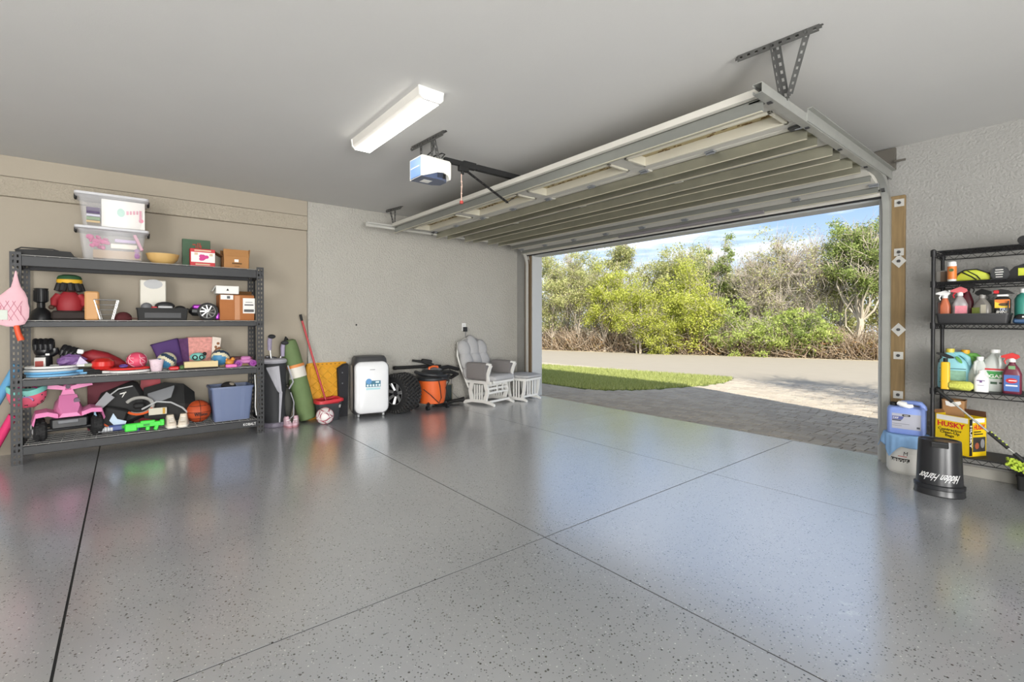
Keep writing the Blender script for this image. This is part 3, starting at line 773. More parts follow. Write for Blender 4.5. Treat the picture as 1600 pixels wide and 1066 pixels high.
# ================================================================== STEEL STORAGE RACK (left wall)
rack_m = mat('charcoal powder coat', '#2A2B2D', .5, .1)
deck_m = mat('bright deck wire', '#8E8D8A', .45, .4)
RX0, RX1, RY0, RY1, RH = -5.925, -6.42, -0.778, 1.207, 1.862
TZ = (1.835, 1.259, .743, .158)
rack = thing('storage_rack', 'black steel four shelf storage rack with punched posts against the left wall', 'shelf', (-6.17, .214, 0))
def slotted(mb, x, y, du, wid, zt):
    """punched flange: vertical strips with bars between slots; du is the flange direction"""
    du = Vector(du); s = 1
    th = .003
    def bar(u0, u1, z0, z1):
        c = Vector((x, y, 0)) + du * (u0 + u1) / 2
        d = du * (u1 - u0); nn = Vector((-du.y, du.x, 0)) * th
        mb.box((c.x, c.y, (z0 + z1) / 2), (abs(d.x) + abs(nn.x), abs(d.y) + abs(nn.y), z1 - z0))
    sl = .012; a = (wid - 2 * sl) / 3
    for i in range(3): bar(i * (a + sl), i * (a + sl) + a, 0, zt)
    k = int(zt / .05)
    for c in (a, 2 * a + sl):
        for i in range(k + 1): bar(c, c + sl, max(0, i * .05 - .013), min(zt, i * .05 + .013))
for x, y, dx, dy in ((RX0, RY0, -1, 1), (RX0, RY1, -1, -1), (RX1, RY0, 1, 1), (RX1, RY1, 1, -1)):
    q = MB(); slotted(q, x, y, (0, dy, 0), .072, RH); slotted(q, x, y, (dx, 0, 0), .05, RH)
    q.build('post', rack_m, rack, world=True, smooth=False)
for i, z in enumerate(TZ):
    for nm, (a, b, c, d) in (('front_beam', (RX0 - .035, RX0 - .004, RY0 + .07, RY1 - .07)), ('rear_beam', (RX1 + .004, RX1 + .035, RY0 + .07, RY1 - .07)),
                             ('side_beam', (RX1 + .03, RX0 - .03, RY0 + .004, RY0 + .03)), ('side_beam', (RX1 + .03, RX0 - .03, RY1 - .03, RY1 - .004))):
        q = MB(); hb = (.094, .055, .066, .08)[i]
        q.bx(a, b, c, d, z - hb, z - .004, .004); q.build(nm, rack_m, rack, world=True, smooth=False)
    for yy in (-.30, .214, .72):
        q = MB(); q.bx(RX1 + .02, RX0 - .02, yy, yy + .025, z - .03, z - .008); q.build('cross_bar', rack_m, rack, world=True, smooth=False)
    q = MB()
    n = 23
    for k in range(n + 1):
        yy = RY0 + .075 + (RY1 - RY0 - .15) * k / n; q.box(((RX0 + RX1) / 2, yy, z - .001), (.475, .005, .005))
    for xx in (RX0 - .018, -6.03, -6.13, -6.23, -6.33, RX1 + .018): q.box((xx, (RY0 + RY1) / 2, z + .0025), (.005, RY1 - RY0 - .14, .004))
    q.build('wire_deck', deck_m, rack, world=True, smooth=False)['kind'] = 'stuff'
text('KOBALT', .125, .028, white_plastic, rack, (RX0 + .0 + 6.17 - .003, 1.062 - .214, TZ[3] - .042), (90, 0, 90))

def on(name, label, cat, x, y, z, rz=90, group=None): return thing(name, label, cat, (x, y, z), rz, group)
T1, T2, T3, T4 = [z + .0078 for z in TZ]
pink = mat('pink plastic', '#E27FB4', .35); hot = mat('magenta', '#C4307F', .5); purple = mat('purple', '#5C3A78', .55)
blue_p = mat('blue plastic', '#3E6FA8', .4); teal = mat('teal', '#5FB3B0', .5); yellow = mat('yellow plastic', '#E3A81C', .45)
orange = mat('orange plastic', '#DA5A22', .45); green_p = mat('lime plastic', '#3FD13C', .4); grey_p = mat('grey plastic', '#6E7074', .45)
lt_grey = mat('light grey', '#B4B5B6', .5)

# --- top shelf
t = on('folded_mat', 'thin black folded plastic mat lying on the left end of the top shelf', 'mat', -6.15, -.49, T1)
q = MB(); q.loft([xz([(-.28, z0), (-.24, z0 + .045), (-.10, z0 + .055), (.10, z0 + .05), (.115, z0 + .012), (.145, z0 + .004), (.145, z0), (.14, z0), (-.20, z0)], y) for y, z0 in ((-.2, .0), (.2, .0))])
q.build('mat_body', matte_black, t)
q = MB(); q.tube([(-.26, -.19, .035), (-.22, -.19, .062), (-.02, -.19, .062), (.02, -.19, .05)], .006, 6); q.build('edge_rib', dark_metal, t)

clear = mat('clear bin plastic', '#EDEDF0', .15, alpha=.13)
rim_m = mat('frosted bin rim', '#DCDCE0', .3, alpha=.75)
def clear_bin(label, y, z):
    t = on('storage_bin', label, 'bin', -6.16, y, z, group='clear storage bins')
    q = MB(); q.tub(.44, .30, .50, .34, .285, .003, .035, .002, .004); q.build('bin_body', clear, t)
    q = MB(); q.loft([xy(rr(.545, .385, .03), .288), xy(rr(.555, .395, .03), .292), xy(rr(.555, .395, .03), .312), xy(rr(.52, .36, .03), .314)]); q.build('lid', rim_m, t)
    for s in (-1, 1):
        q = MB(); q.box((s * .277, 0, .29), (.018, .09, .045), .004); q.build('latch', matte_black, t)
    return t
clear_bin('lower clear plastic bin packed with pink ribbon and craft papers', -.092, T1)
clear_bin('upper clear plastic bin holding a speckled white gift box', -.092, T1 + .317)
# things packed in the bins
t = on('ribbon_bow', 'crumpled magenta ribbon bow inside the lower clear bin', 'bow', -6.06, -.21, T1 + .12)
q = MB()
for i in range(16):
    a = random.random() * 6.28; q.sph((random.uniform(-.07, .07), random.uniform(-.02, .03), random.uniform(0, .11)), random.uniform(.022, .036), 7, 5, (1, .5, .8), rotm(random.random() * 90, random.random() * 90, 0))
q.build('ribbon', hot, t, smooth=False)
def block(name, label, cat, x, y, z, dims, m, rz=90, tilt=0, group=None, b=.004):
    q = MB(); q.box((0, 0, dims[2] / 2), dims, b); 
    if tilt: q.xf(Matrix.Rotation(RAD(tilt), 4, 'Y'))
    o = q.build(name, m, None, (x, y, z), (0, 0, RAD(rz)), smooth=False); return tag(o, label, cat, group)
block('picture_book', 'pale lilac book standing near the front of the lower clear bin', 'book', -6.045, .0, T1 + .185, (.16, .02, .03), mat('lilac', '#B9A3C6', .6))
block('paper_pad', 'cream paper pad with faint print in the lower clear bin', 'paper pad', -6.05, -.01, T1 + .125, (.20, .02, .045), mat('cream paper', '#E5DCCB', .8))
block('kraft_box', 'kraft brown box at the bottom of the lower clear bin', 'box', -6.08, -.06, T1 + .02, (.36, .12, .08), mat('kraft', '#A68A68', .85))
block('pink_book', 'pink book leaning in the right end of the lower clear bin', 'book', -6.06, .13, T1 + .12, (.025, .1, .16), mat('dusty pink', '#D69AAE', .6), tilt=-22)
q = MB()
for i in range(8): q.sph((random.uniform(-.05, .05), 0, random.uniform(0, .06)), .025, 7, 5)
tag(q.build('yarn_bundle', mat('lilac yarn', '#A67BA6', .9, 0, .3, 40), None, (-6.06, .09, T1 + .05)), 'lilac and pink yarn bundle low in the lower clear bin', 'yarn')
t = on('gift_box', 'speckled white gift box with mint balloon print in the upper clear bin', 'box', -6.10, -.012, T1 + .322)
q = MB(); q.box((0, 0, .135), (.33, .16, .265), .003); q.build('box_body', mat('speckled paper', '#E9E5DF', .7, 0, .06, 150), t, smooth=False)
q = MB(); q.prism([(a + -.02, b + .15) for a, b in ell(.03, .042)], -.083, -.081, 'xz'); q.build('balloon_print', mat('mint', '#9CCBBB', .7), t, smooth=False)
q = MB()
for i, (a, w_) in enumerate(((.03, .018), (.055, .014), (.08, .016), (.105, .014))): q.box((a, -.082, .155 + .004 * i), (w_, .002, .035))
q.box((.13, -.082, .14), (.02, .002, .10)); q.sph((.135, -.082, .09), .02, 8, 5, (1, .1, 1)); q.build('pink_print', mat('print pink', '#D98BA0', .7), t, smooth=False)
for i, (c, h) in enumerate((('#5B4E6B', .06), ('#C9C6D4', .02), ('#8FA089', .03), ('#C7B08A', .02))):
    block('folded_cloth', ['dark violet', 'grey white', 'sage green', 'tan'][i] + ' folded cloth in the left end of the upper clear bin', 'cloth', -6.08, -.235, T1 + .335 + [.1, .075, .04, .015][i], (.10, .16, h), mat('cloth%d' % i, c, .9))
# bowl
t = tag(MB().lathe([(0, 0), (.07, 0), (.085, .008), (.125, .05), (.142, .105), (.134, .105), (.118, .055), (.08, .018), (0, .015)], 28).build('wooden_bowl', mat('pale bamboo', '#CBA668', .5, 0, .1, 8), None, (-6.1, .30, T1)), 'pale wooden bowl on the top shelf right of the clear bins', 'bowl')
t = on('green_box', 'dark green flat box with a red print leaning upright on the top shelf', 'box', -6.2, .6, T1)
q = MB(); q.box((0, 0, .15), (.255, .05, .30), .003); q.build('box_body', mat('forest green card', '#47604A', .8), t, smooth=False)
q = MB()
for a, z, w_, h in ((-.02, .245, .035, .012), (-.005, .225, .008, .05), (.012, .235, .008, .06), (.03, .24, .01, .05), (.04, .225, .01, .03)): q.box((a, -.026, z), (w_, .002, h))
q.build('red_print', mat('brick red print', '#A8453C', .8), t, smooth=False)
t = on('toy_box', 'small red and white box with a magenta blob picture in front of the green box', 'box', -6.06, .64, T1)
q = MB(); q.box((0, 0, .092), (.225, .09, .185), .003); q.build('box_body', mat('carton red', '#C0272F', .55), t, smooth=False)
q = MB(); q.box((.003, -.046, .095), (.215, .002, .105)); q.build('white_panel', paper, t, smooth=False)
q = MB()
for i in range(9): q.sph((.012 + random.uniform(-.03, .03), -.048, .09 + random.uniform(-.02, .025)), .02, 8, 5, (1, .15, .9))
q.build('blob_picture', hot, t)
q = MB(); q.box((0, -.046, .166), (.15, .002, .014)); q.box((0, -.046, .02), (.13, .002, .014)); q.box((-.06, -.047, .13), (.03, .002, .025)); q.box((.075, -.047, .125), (.03, .002, .025)); q.build('faint_print', mat('print cream', '#CDB79A', .7), t, smooth=False)
def open_carton(t, w, d, h, m=cardboard, flap_ang=(40, 60), th=.004):
    q = MB()
    q.bx(-w / 2, w / 2, -d / 2, -d / 2 + th, 0, h); q.bx(-w / 2, w / 2, d / 2 - th, d / 2, 0, h); q.bx(-w / 2, -w / 2 + th, -d / 2, d / 2, 0, h); q.bx(w / 2 - th, w / 2, -d / 2, d / 2, 0, h); q.bx(-w / 2, w / 2, -d / 2, d / 2, 0, th)
    q.build('carton_walls', m, t, smooth=False)
def flap(t, hinge, along, out, L_, m, name='flap', th=.003):
    hinge, along, out = Vector(hinge), Vector(along), Vector(out).normalized()
    nn = along.normalized().cross(out) * th
    vs = []
    for a in (0, 1):
        for b in (0, 1):
            for c in (0, 1): vs.append(hinge + along * (a - .5) + out * L_ * b + nn * c)
    q = MB(); q.add(vs, [(0, 1, 3, 2), (4, 6, 7, 5), (0, 4, 5, 1), (2, 3, 7, 6), (0, 2, 6, 4), (1, 5, 7, 3)]); return q.build(name, m, t, smooth=False)
t = on('cardboard_box', 'small open cardboard box with flaps up at the right end of the top shelf', 'box', -6.12, .955, T1)
open_carton(t, .25, .2, .13)
flap(t, (0, -.1, .13), (.245, 0, 0), (0, .35, 1), .085, cardboard); flap(t, (0, .1, .13), (.25, 0, 0), (0, .4, 1), .09, carton_in)
flap(t, (-.125, 0, .13), (0, -.19, 0), (-.9, 0, .5), .1, carton_in); flap(t, (.125, 0, .13), (0, .19, 0), (.1, 0, 1), .09, cardboard)
q = MB(); q.box((.0, -.102, .085), (.04, .002, .03)); q.build('white_mark', paper, t, smooth=False)
q = MB(); q.box((.005, -.102, .055), (.095, .002, .014)); q.build('printed_line', mat('brown print', '#5E4326', .8), t, smooth=False)
q = MB(); q.box((.005, -.102, .025), (.05, .002, .006)); q.build('printed_line', MATS['brown print'], t, smooth=False)

# --- second shelf
t = on('plunger_funnel', 'black funnel standing upside down at the left end of the second shelf', 'funnel', -6.2, -.612, T2)
q = MB(); q.lathe([(.0, .0), (.085, 0), (.085, .015), (.078, .045), (.06, .085), (.03, .115), (.028, .16), (.046, .17), (.048, .285), (.052, .295), (.04, .296), (0, .29)], 24); q.build('funnel_body', black_plastic, t)
q = MB()
for k in range(16):
    a = 2 * math.pi * k / 16; q.box((.049 * math.cos(a), .049 * math.sin(a), .225), (.005, .005, .10))
q.build('grip_ribs', matte_black, t, smooth=False)
t = on('figurine', 'seated figurine with red jacket, black hair and green and yellow cap', 'figurine', -6.18, -.415, T2)
q = MB(); q.box((.0, 0, .045), (.25, .17, .09), .02); q.build('base_rock', mat('dark rock', '#2C2320', .8, 0, .3, 20), t)
q = MB(); q.lathe([(0, .08), (.085, .085), (.10, .13), (.095, .18), (.075, .235), (.045, .27), (0, .28)], 20, sx=1.0, sy=.75); 
q.tube([(-.075, -.01, .235), (-.105, -.03, .19), (-.105, -.06, .13)], [.03, .028, .022], 10); q.tube([(.075, -.01, .235), (.105, -.03, .19), (.105, -.06, .13)], [.03, .028, .022], 10); q.build('jacket', mat('red jacket', '#93222A', .6), t)
q = MB(); q.sph((-.12, -.07, .12), .022, 8, 6); q.sph((.12, -.07, .12), .022, 8, 6); q.sph((0, -.005, .31), .058, 14, 9); q.build('skin', mat('dark brown skin', '#4A2E20', .6), t)
q = MB()
for k in range(9):
    a = RAD(-160 + 40 * k); q.tube([(.03 * math.cos(a), .03 * math.sin(a), .36), (.07 * math.cos(a), .06 * math.sin(a), .33), (.092 * math.cos(a), .07 * math.sin(a), .275)], [.03, .032, .024], 8)
q.build('hair', mat('black hair', '#1C1B1C', .7), t)
q = MB(); q.lathe([(.0, .345), (.088, .35), (.094, .37), (.09, .385), (0, .386)], 22, sy=.85); q.build('cap_band', mat('cap yellow', '#D9A820', .6), t)
q = MB(); q.lathe([(.085, .383), (.09, .395), (.08, .418), (.045, .432), (0, .436)], 22, sy=.85); q.build('cap_top', mat('cap green', '#27502F', .7), t)
t = block('knife_block', 'blond wooden block standing right of the figurine', 'wood block', -6.08, -.25, T2, (.105, .12, .275), mat('blond wood', '#C89763', .6, 0, .1, 6), b=.012)
t = on('wire_basket', 'small tapered chrome wire basket in front of the wooden block', 'basket', -6.04, -.142, T2)
q = MB()
for f in (0, .25, .5, .75, 1):
    w_, d_ = .10 + .085 * f, .08 + .06 * f; q.tube([(a, b, .005 + .19 * f) for a, b in rr(w_, d_, .015, 2)], .0032 if f < 1 else .0045, 6, True)
for k in range(8):
    a = rr(.10, .08, .015, 2); b = rr(.185, .14, .015, 2); j = int(k * len(a) / 8); q.tube([(a[j][0], a[j][1], .005), (b[j][0], b[j][1], .195)], .0028, 5)
q.build('wires', chrome, t)
t = on('maroon_cap', 'small dark maroon cap lying right of the wire basket', 'cap', -6.08, -.02, T2)
q = MB(); q.sph((0, 0, .02), .07, 16, 8, (1, .9, .9)); q.build('crown', mat('maroon cloth', '#4E1A1D', .85), t)
q = MB(); q.loft([[(.03, -.05, .02), (.12, -.06, .012), (.12, .02, .012), (.05, .05, .02)], [(.03, -.05, .028), (.12, -.06, .018), (.12, .02, .018), (.05, .05, .028)]]); q.build('peak', MATS['maroon cloth'], t)
t = on('white_device', 'thin white panel device standing at the back of the black tray', 'device', -6.27, .225, T2)
q = MB(); q.box((0, 0, .28), (.22, .035, .285), .008); q.build('panel', mat('off white panel', '#DAD6CA', .5), t)
q = MB(); q.prism([(a, b + .38) for a, b in ell(.08, .05, 16)], -.0185, -.017, 'xz'); q.build('round_mark', lt_grey, t, smooth=False)
q = MB(); q.box((0, .0, .07), (.2, .05, .14), .006); q.build('foot', black_plastic, t)
t = on('parts_tray', 'black open tray filled with dark gadgets on the second shelf', 'tray', -6.11, .295, T2)
q = MB(); q.tub(.40, .24, .42, .25, .125, .005, .012, .006, .012); q.build('tray_body', matte_black, t)
q = MB(); q.box((-.0, -.128, .05), (.30, .003, .055), .001); q.build('front_recess', dark_metal, t)
for i, (dx, dy, dz, dims, m, lb, nm) in enumerate(((-.13, -.02, .13, (.10, .09, .10), grey_p, 'grey rounded gadget at the left of the black tray', 'gadget'), (.02, -.02, .15, (.17, .10, .085), dark_metal, 'dark rounded headset pouch in the black tray', 'pouch'), (.15, .0, .125, (.10, .10, .06), black_plastic, 'flat black gadget at the right of the black tray', 'gadget'), (-.07, -.09, .12, (.05, .03, .04), red_pl, 'small red gadget at the front of the black tray', 'gadget'), (.02, -.10, .125, (.12, .02, .045), lt_grey, 'grey labelled charger at the front of the black tray', 'charger'))):
    q = MB()
    if i in (0, 1, 2): q.sph((0, 0, 0), .5, 14, 8, dims)
    else: q.box((0, 0, 0), dims, .008)
    tag(q.build(nm, m, None, (-6.11 - dy, .295 + dx, T2 + dz), (0, 0, RAD(90))), lb, 'gadget')
t = on('hoverboard', 'purple and black hoverboard with a silver spoked wheel on the second shelf', 'hoverboard', -6.12, .66, T2, 80)
q = MB(); q.cyl((0.04, -.09, .095), (0.04, .09, .095), .095, n=28); q.build('tyre', rubber, t)
q = MB(); q.cyl((.04, -.094, .095), (.04, -.09, .095), .072, n=28); 
o = q.build('wheel_dish', matte_black, t)
q = MB()
for k in range(9):
    a = 2 * math.pi * k / 9; q.tube([(.04 + .012 * math.cos(a), -.097, .095 + .012 * math.sin(a)), (.04 + .068 * math.cos(a + .35), -.097, .095 + .068 * math.sin(a + .35))], [.006, .009], 5)
q.tube([(.04 + a, -.096, .095 + b) for a, b in ell(.07, .07, 24)], .005, 6, True); q.sph((.04, -.097, .095), .014, 10, 6, (1, .5, 1)); q.build('spokes', chrome, t)
q = MB(); q.box((-.06, .10, .10), (.16, .30, .10), .035); q.build('body', black_plastic, t)
q = MB(); q.box((-.05, -.03, .145), (.11, .05, .05), .018); q.build('fender', mat('metallic purple', '#A23FB0', .25, .4), t); q = MB(); q.box((.125, -.02, .05), (.045, .12, .08), .015); q.build('fender', mat('metallic purple', '#A23FB0', .25, .4), t)
t = on('cardboard_box', 'brown shipping carton with white labels at the right of the second shelf', 'box', -6.17, .965, T2)
q = MB(); q.box((0, 0, .142), (.34, .25, .284), .004); q.build('carton_body', mat('carton brown', '#A5683A', .85, 0, .06, 20), t, smooth=False)
q = MB(); q.box((-.10, -.1265, .255), (.12, .002, .05)); q.build('label', paper, t, smooth=False)
q = MB(); q.box((.115, -.1265, .165), (.12, .002, .17)); lbl = q.build('label', paper, t, smooth=False)
q = MB()
for z, w_, h in ((.175, .09, .014), (.11, .10, .03), (.205, .07, .006)): q.box((.115, -.128, z), (w_, .001, h))
q.build('printed_lines', mat('print grey', '#5C5C5C', .8), t, smooth=False); q = MB(); q.box((-.085, -.128, .255), (.03, .001, .03)); q.build('printed_mark', mat('print grey', '#5C5C5C', .8), t, smooth=False)
q = MB(); q.box((.0, -.1263, .14), (.05, .001, .27)); q.build('packing_tape', mat('packing tape', '#B47A4C', .3), t, smooth=False)
flap(t, (.07, .03, .284), (.2, 0, 0), (.1, .5, .35), .09, carton_in)
t = on('white_box', 'low white box lying on top of the brown shipping carton', 'box', -6.15, .875, T2 + .293)
q = MB(); q.box((0, 0, .045), (.22, .17, .088), .004); q.build('box_body', paper, t, smooth=False)
q = MB(); q.prism([(-.012, .035), (.012, .035), (.003, .058), (-.003, .058)], -.087, -.085, 'xz'); q.build('printed_logo', matte_black, t, smooth=False)
flap(t, (-.11, 0, .088), (0, -.16, 0), (-.5, 0, -.9), .07, white_paint)

# --- third shelf
t = on('boxing_glove', 'upright black padded glove at the left end of the third shelf', 'glove', -6.25, -.60, T3 + .07)
def glove(t):
    vinyl = mat('glossy black vinyl', '#17171A', .3)
    q = MB(); q.sph((0, .01, .165), .074, 18, 10, (1, .8, 1.05)); q.tube([(.055, -.03, .12), (.085, -.045, .15), (.08, -.05, .185)], [.026, .03, .024], 10); q.build('padding', vinyl, t)
    for k in range(4):
        x = -.051 + .034 * k
        q = MB(); q.tube([(x, .03, .19), (x, .015, .245), (x, -.035, .255), (x, -.062, .215), (x, -.055, .17)], [.024, .025, .024, .023, .02], 10); q.build('finger_roll', vinyl, t)
    q = MB(); q.lathe([(.05, 0), (.062, .01), (.06, .09), (.055, .12), (0, .12)], 18); q.build('cuff', black_plastic, t)
    q = MB(); q.box((.03, -.062, .125), (.03, .012, .02), .003); q.build('white_patch', white_plastic, t)
glove(t)
t = on('boxing_glove', 'tilted black padded glove lying right of the upright glove', 'glove', -6.25, -.48, T3 + .02); glove(t); t.scale = (.95, .95, .95); t.rotation_euler = (RAD(0), RAD(20), RAD(80))
t = on('card_pack', 'small white and red pack standing below the black gloves', 'pack', -6.16, -.617, T3 + .075)
q = MB(); q.box((0, 0, .048), (.075, .03, .095), .002); q.build('pack_body', paper, t, smooth=False); q = MB(); q.box((-.005, -.016, .035), (.055, .002, .055)); q.build('red_print', mat('faded red print', '#B05048', .7), t, smooth=False)
t = on('toy_bag', 'crumpled purple and lilac clear bag on the third shelf', 'bag', -6.17, -.40, T3 + .07)
q = MB(); q.sph((0, 0, .06), .1, 12, 7, (1.05, .7, .6)); 
for i in range(len(q.v)): q.v[i] = tuple(c + random.uniform(-.012, .012) for c in q.v[i])
q.build('bag_body', mat('lilac film', '#7C5C92', .3, 0, .5, 25), t, smooth=False)
q = MB(); q.add([(.03, -.075, .02), (.12, -.07, .03), (.06, -.06, .10), (.05, -.05, .04)], [(0, 1, 2), (0, 2, 3), (1, 3, 2), (0, 3, 1)]); q.build('card_insert', mat('pale lilac card', '#CFC3DC', .6), t, smooth=False)
tag(MB().box((0, 0, .02), (.05, .04, .045), .008).build('toy_cube', white_plastic, None, (-6.17, -.345, T3 + .195), (0, RAD(12), RAD(90))), 'small white plastic toy cube on top of the lilac bag', 'toy')
t = on('red_duffel', 'limp dark red bag sloping behind the rackets', 'bag', -6.27, -.17, T3)
q = MB(); q.tube([(-.17, 0, .17), (-.10, 0, .165), (0, 0, .13), (.10, 0, .08), (.17, 0, .045)], [.03, .065, .07, .055, .03], 12); q.build('bag_body', mat('wine red nylon', '#8E1C26', .6, 0, .2, 20), t)
def racket(name, label, loc, rz, frame, hw, hl, grip_m, handle, strings, tilt=0):
    t = on(name, label, 'racket', loc[0], loc[1], loc[2], rz)
    q = MB(); q.tube([(a, b, .012) for a, b in ell(hl, hw, 28)], .011, 8, True); q.build('frame', frame, t)
    q = MB()
    for k in range(-6, 7):
        f = k / 7; q.box((0, hw * f, .012), (2 * hl * math.sqrt(1 - f * f), .0018, .0018)); q.box((hl * f, 0, .012), (.0018, 2 * hw * math.sqrt(1 - f * f), .0018))
    q.build('strings', strings, t, smooth=False)
    q = MB(); q.tube([(hl, 0, .012), (hl + .06, 0, .014)], [.011, .012], 8); q.build('throat', frame, t)
    q = MB(); q.tube([(hl + .06, 0, .014), (hl + .06 + handle, 0, .016)], .0155, 8); q.build('grip', grip_m, t)
    return t
r = racket('tennis_racket', 'black faced racket with a white frame and patterned grip, topmost of the left pile', (-6.10, -.535, T3 + .073), 84, white_plastic, .115, .17, mat('patterned grip', '#9FA58F', .8, 0, .5, 60), .15, matte_black)
q = MB(); q.prism(ell(.158, .104), .010, .0135); q.build('black_cover', matte_black, r, smooth=False)
q = MB(); q.tube([(a, b, -.016) for a, b in ell(.174, .119, 28)], .012, 8, True); q.build('lower_frame', mat('grey white frame', '#C9CFD2', .4), r)
racket('tennis_racket', 'light blue racket under the white framed racket', (-6.09, -.54, T3 + .0235), 86, mat('sky blue frame', '#69A9D6', .35), .12, .165, matte_black, .12, matte_black)
racket('tennis_racket', 'thin light blue racket at the bottom of the left pile', (-6.07, -.52, T3), 92, mat('sky blue frame 2', '#7DB4DA', .35), .115, .17, matte_black, .12, matte_black)
r = racket('tennis_racket', 'red racket lying in the middle of the third shelf', (-6.09, .02, T3 + .026), 268, mat('racket red', '#D2322E', .35), .115, .16, red_pl, .06, matte_black)
racket('tennis_racket', 'white racket underneath the red racket', (-6.06, .03, T3), 270, white_plastic, .10, .15, matte_black, .06, matte_black)
tag(MB().lathe([(0, 0), (.07, 0), (.09, .03), (.085, .07), (.05, .10), (0, .105)], 20, sx=1.15).build('red_ball_cap', mat('shiny red', '#CF2A24', .3), None, (-6.10, -.175, T3 + .045)), 'shiny red rounded toy beside the red racket handle', 'toy')
t = tag(MB().tube([(a, b, 0) for a, b in ell(.028, .022, 16)], .008, 6, True).build('purple_ring', mat('violet ring', '#6A49A0', .4), None, (-6.10, -.02, T3 + .062), (RAD(20), 0, RAD(90))), 'small violet ring lying on the red racket', 'ring')
def seam(t, r, c, m, circles, w_=.003):
    q = MB()
    for R in circles: q.tube([tuple(R @ Vector((r * 1.004 * math.cos(a), r * 1.004 * math.sin(a), 0)) + Vector(c)) for a in [2 * math.pi * k / 28 for k in range(28)]], w_, 5, True)
    return q.build('seams', m, t)
t = on('pink_ball', 'coral pink ball with white lines on the third shelf', 'ball', -6.2, .085, T3 + .02)
q = MB(); q.sph((0, 0, .085), .085, 22, 14); q.build('ball_body', mat('coral pink', '#E2506F', .45), t)
q = MB()
for k in range(10):
    a0, z0 = 2 * math.pi * k / 5, (.35 if k < 5 else -.25)
    for da, dz in ((.63, .0), (0, .45), (.63, -.5)):
        p = [Vector((math.cos(a0) * math.cos(z0), math.sin(a0) * math.cos(z0), math.sin(z0))), Vector((math.cos(a0 + da) * math.cos(z0 + dz), math.sin(a0 + da) * math.cos(z0 + dz), math.sin(z0 + dz)))]
        q.tube([tuple((p[0] + (p[1] - p[0]) * f).normalized() * .0855 + Vector((0, 0, .085))) for f in (0, .33, .66, 1)], .003, 5)
q.build('lines', mat('pale pink line', '#F0C4CC', .5), t)
t = on('plastic_pot', 'small white and pink patterned plastic pot near the front of the third shelf', 'pot', -6.03, .24, T3)
MB().tub(.088, .088, .122, .122, .118, .003, .04, .003, .008, 6).build('pot_body', mat('mottled pink white', '#D9C3CC', .45, 0, .2, 45), t)
def volley(label, y, x, z, r, rz):
    t = on('volleyball', label, 'ball', x, y, z, rz)
    q = MB(); ms = [mat('ball cream', '#DAD3B4', .5), mat('ball blue', '#3F7FA8', .5), mat('ball navy', '#2B3E55', .5)]
    q.sph((0, 0, 0), r, 30, 20)
    q.m = []
    for f in q.f:
        c = Vector((0, 0, 0))
        for i in f: c += Vector(q.v[i])
        c.normalize(); s = c.x * .5 + c.z * .8 + .28 * math.sin(2.2 * c.y + 1)
        q.m.append(0 if -.18 < s < .22 or s > .72 else (1 if s <= -.18 else 2))
    q.xf(Matrix.Translation((0, 0, r))); q.build('ball_body', ms, t)
    seam(t, r, (0, 0, r), mat('seam grey', '#8A8A80', .6), [rotm(60, 10, 0), rotm(70, -30, 0), rotm(100, 60, 20)], .0015)
volley('blue and cream volleyball behind the white pink pot', .33, -6.13, T3 + .012, .085, 70)
volley('navy and cream volleyball between the floral box and the pink toy car', .81, -6.12, T3 + .018, .09, 110)
tag(MB().box((0, 0, .02), (.09, .05, .04), .012).build('red_toy', red_pl, None, (-6.02, .385, T3), (0, 0, RAD(90))), 'small red toy block on the shelf front below the blue volleyball', 'toy')
tag(MB().sph((0, 0, .025), .035, 12, 7, (1, .8, .7)).build('green_toy', mat('moss green', '#4D6B3E', .6), None, (-6.02, .455, T3), (0, 0, 0)), 'small moss green toy beside the red toy block', 'toy')
t = on('purple_bin', 'dark purple open fabric bin tilted behind the volleyball', 'bin', -6.31, .40, T3)
q = MB(); q.tub(.20, .16, .24, .19, .25, .008, .03, .004, .01); q.xf(Matrix.Rotation(RAD(-16), 4, 'Y') @ Matrix.Translation((0, 0, .05))); q.build('bin_body', mat('purple felt', '#4A2F66', .8), t)
t = on('floral_box', 'tall pink floral patterned box with purple sides standing at the back of the third shelf', 'box', -6.27, .63, T3)
q = MB(); q.loft([xy(rr(.20, .14, .004, 1), 0), xy(rr(.23, .16, .004, 1), .33), xy(rr(.222, .152, .004, 1), .33), xy(rr(.19, .13, .004, 1), .01)]); q.build('box_body', mat('pink floral paper', '#CF8F86', .75, 0, .5, 38), t, smooth=False)
q = MB(); q.loft([[(-.10, -.072, 0), (-.095, -.072, 0), (-.11, -.083, .325), (-.115, -.083, .325)], [(-.20, .02, 0), (-.195, .02, 0), (-.225, .02, .31), (-.23, .02, .31)]]); q.build('purple_flap', mat('purple floral', '#5A3560', .75, 0, .4, 30), t, smooth=False)
q = MB(); q.loft([[(.105, -.075, .12), (.11, -.07, .12), (.12, -.07, .335), (.115, -.078, .335)], [(.18, -.06, .12), (.18, -.055, .12), (.20, -.055, .32), (.20, -.06, .32)]]); fl = q.build('white_flap', mat('cream floral', '#E5D8CC', .75, 0, .12, 30), t, smooth=False)
q = MB()
for i in range(7): q.sph((.155 + random.uniform(-.025, .025), -.07, .23 + random.uniform(-.06, .06)), .015, 8, 5, (1, .3, 1))
q.build('brown_flowers', mat('brown floral', '#8A5B3C', .8), t)
t = on('turquoise_toy', 'turquoise and black toy creature in front of the floral box', 'toy', -6.10, .60, T3 + .085)
q = MB(); q.sph((0, 0, .04), .05, 14, 8, (1.5, .8, .9)); q.build('toy_body', mat('turquoise', '#79BDB4', .5, 0, .3, 40), t)
q = MB()
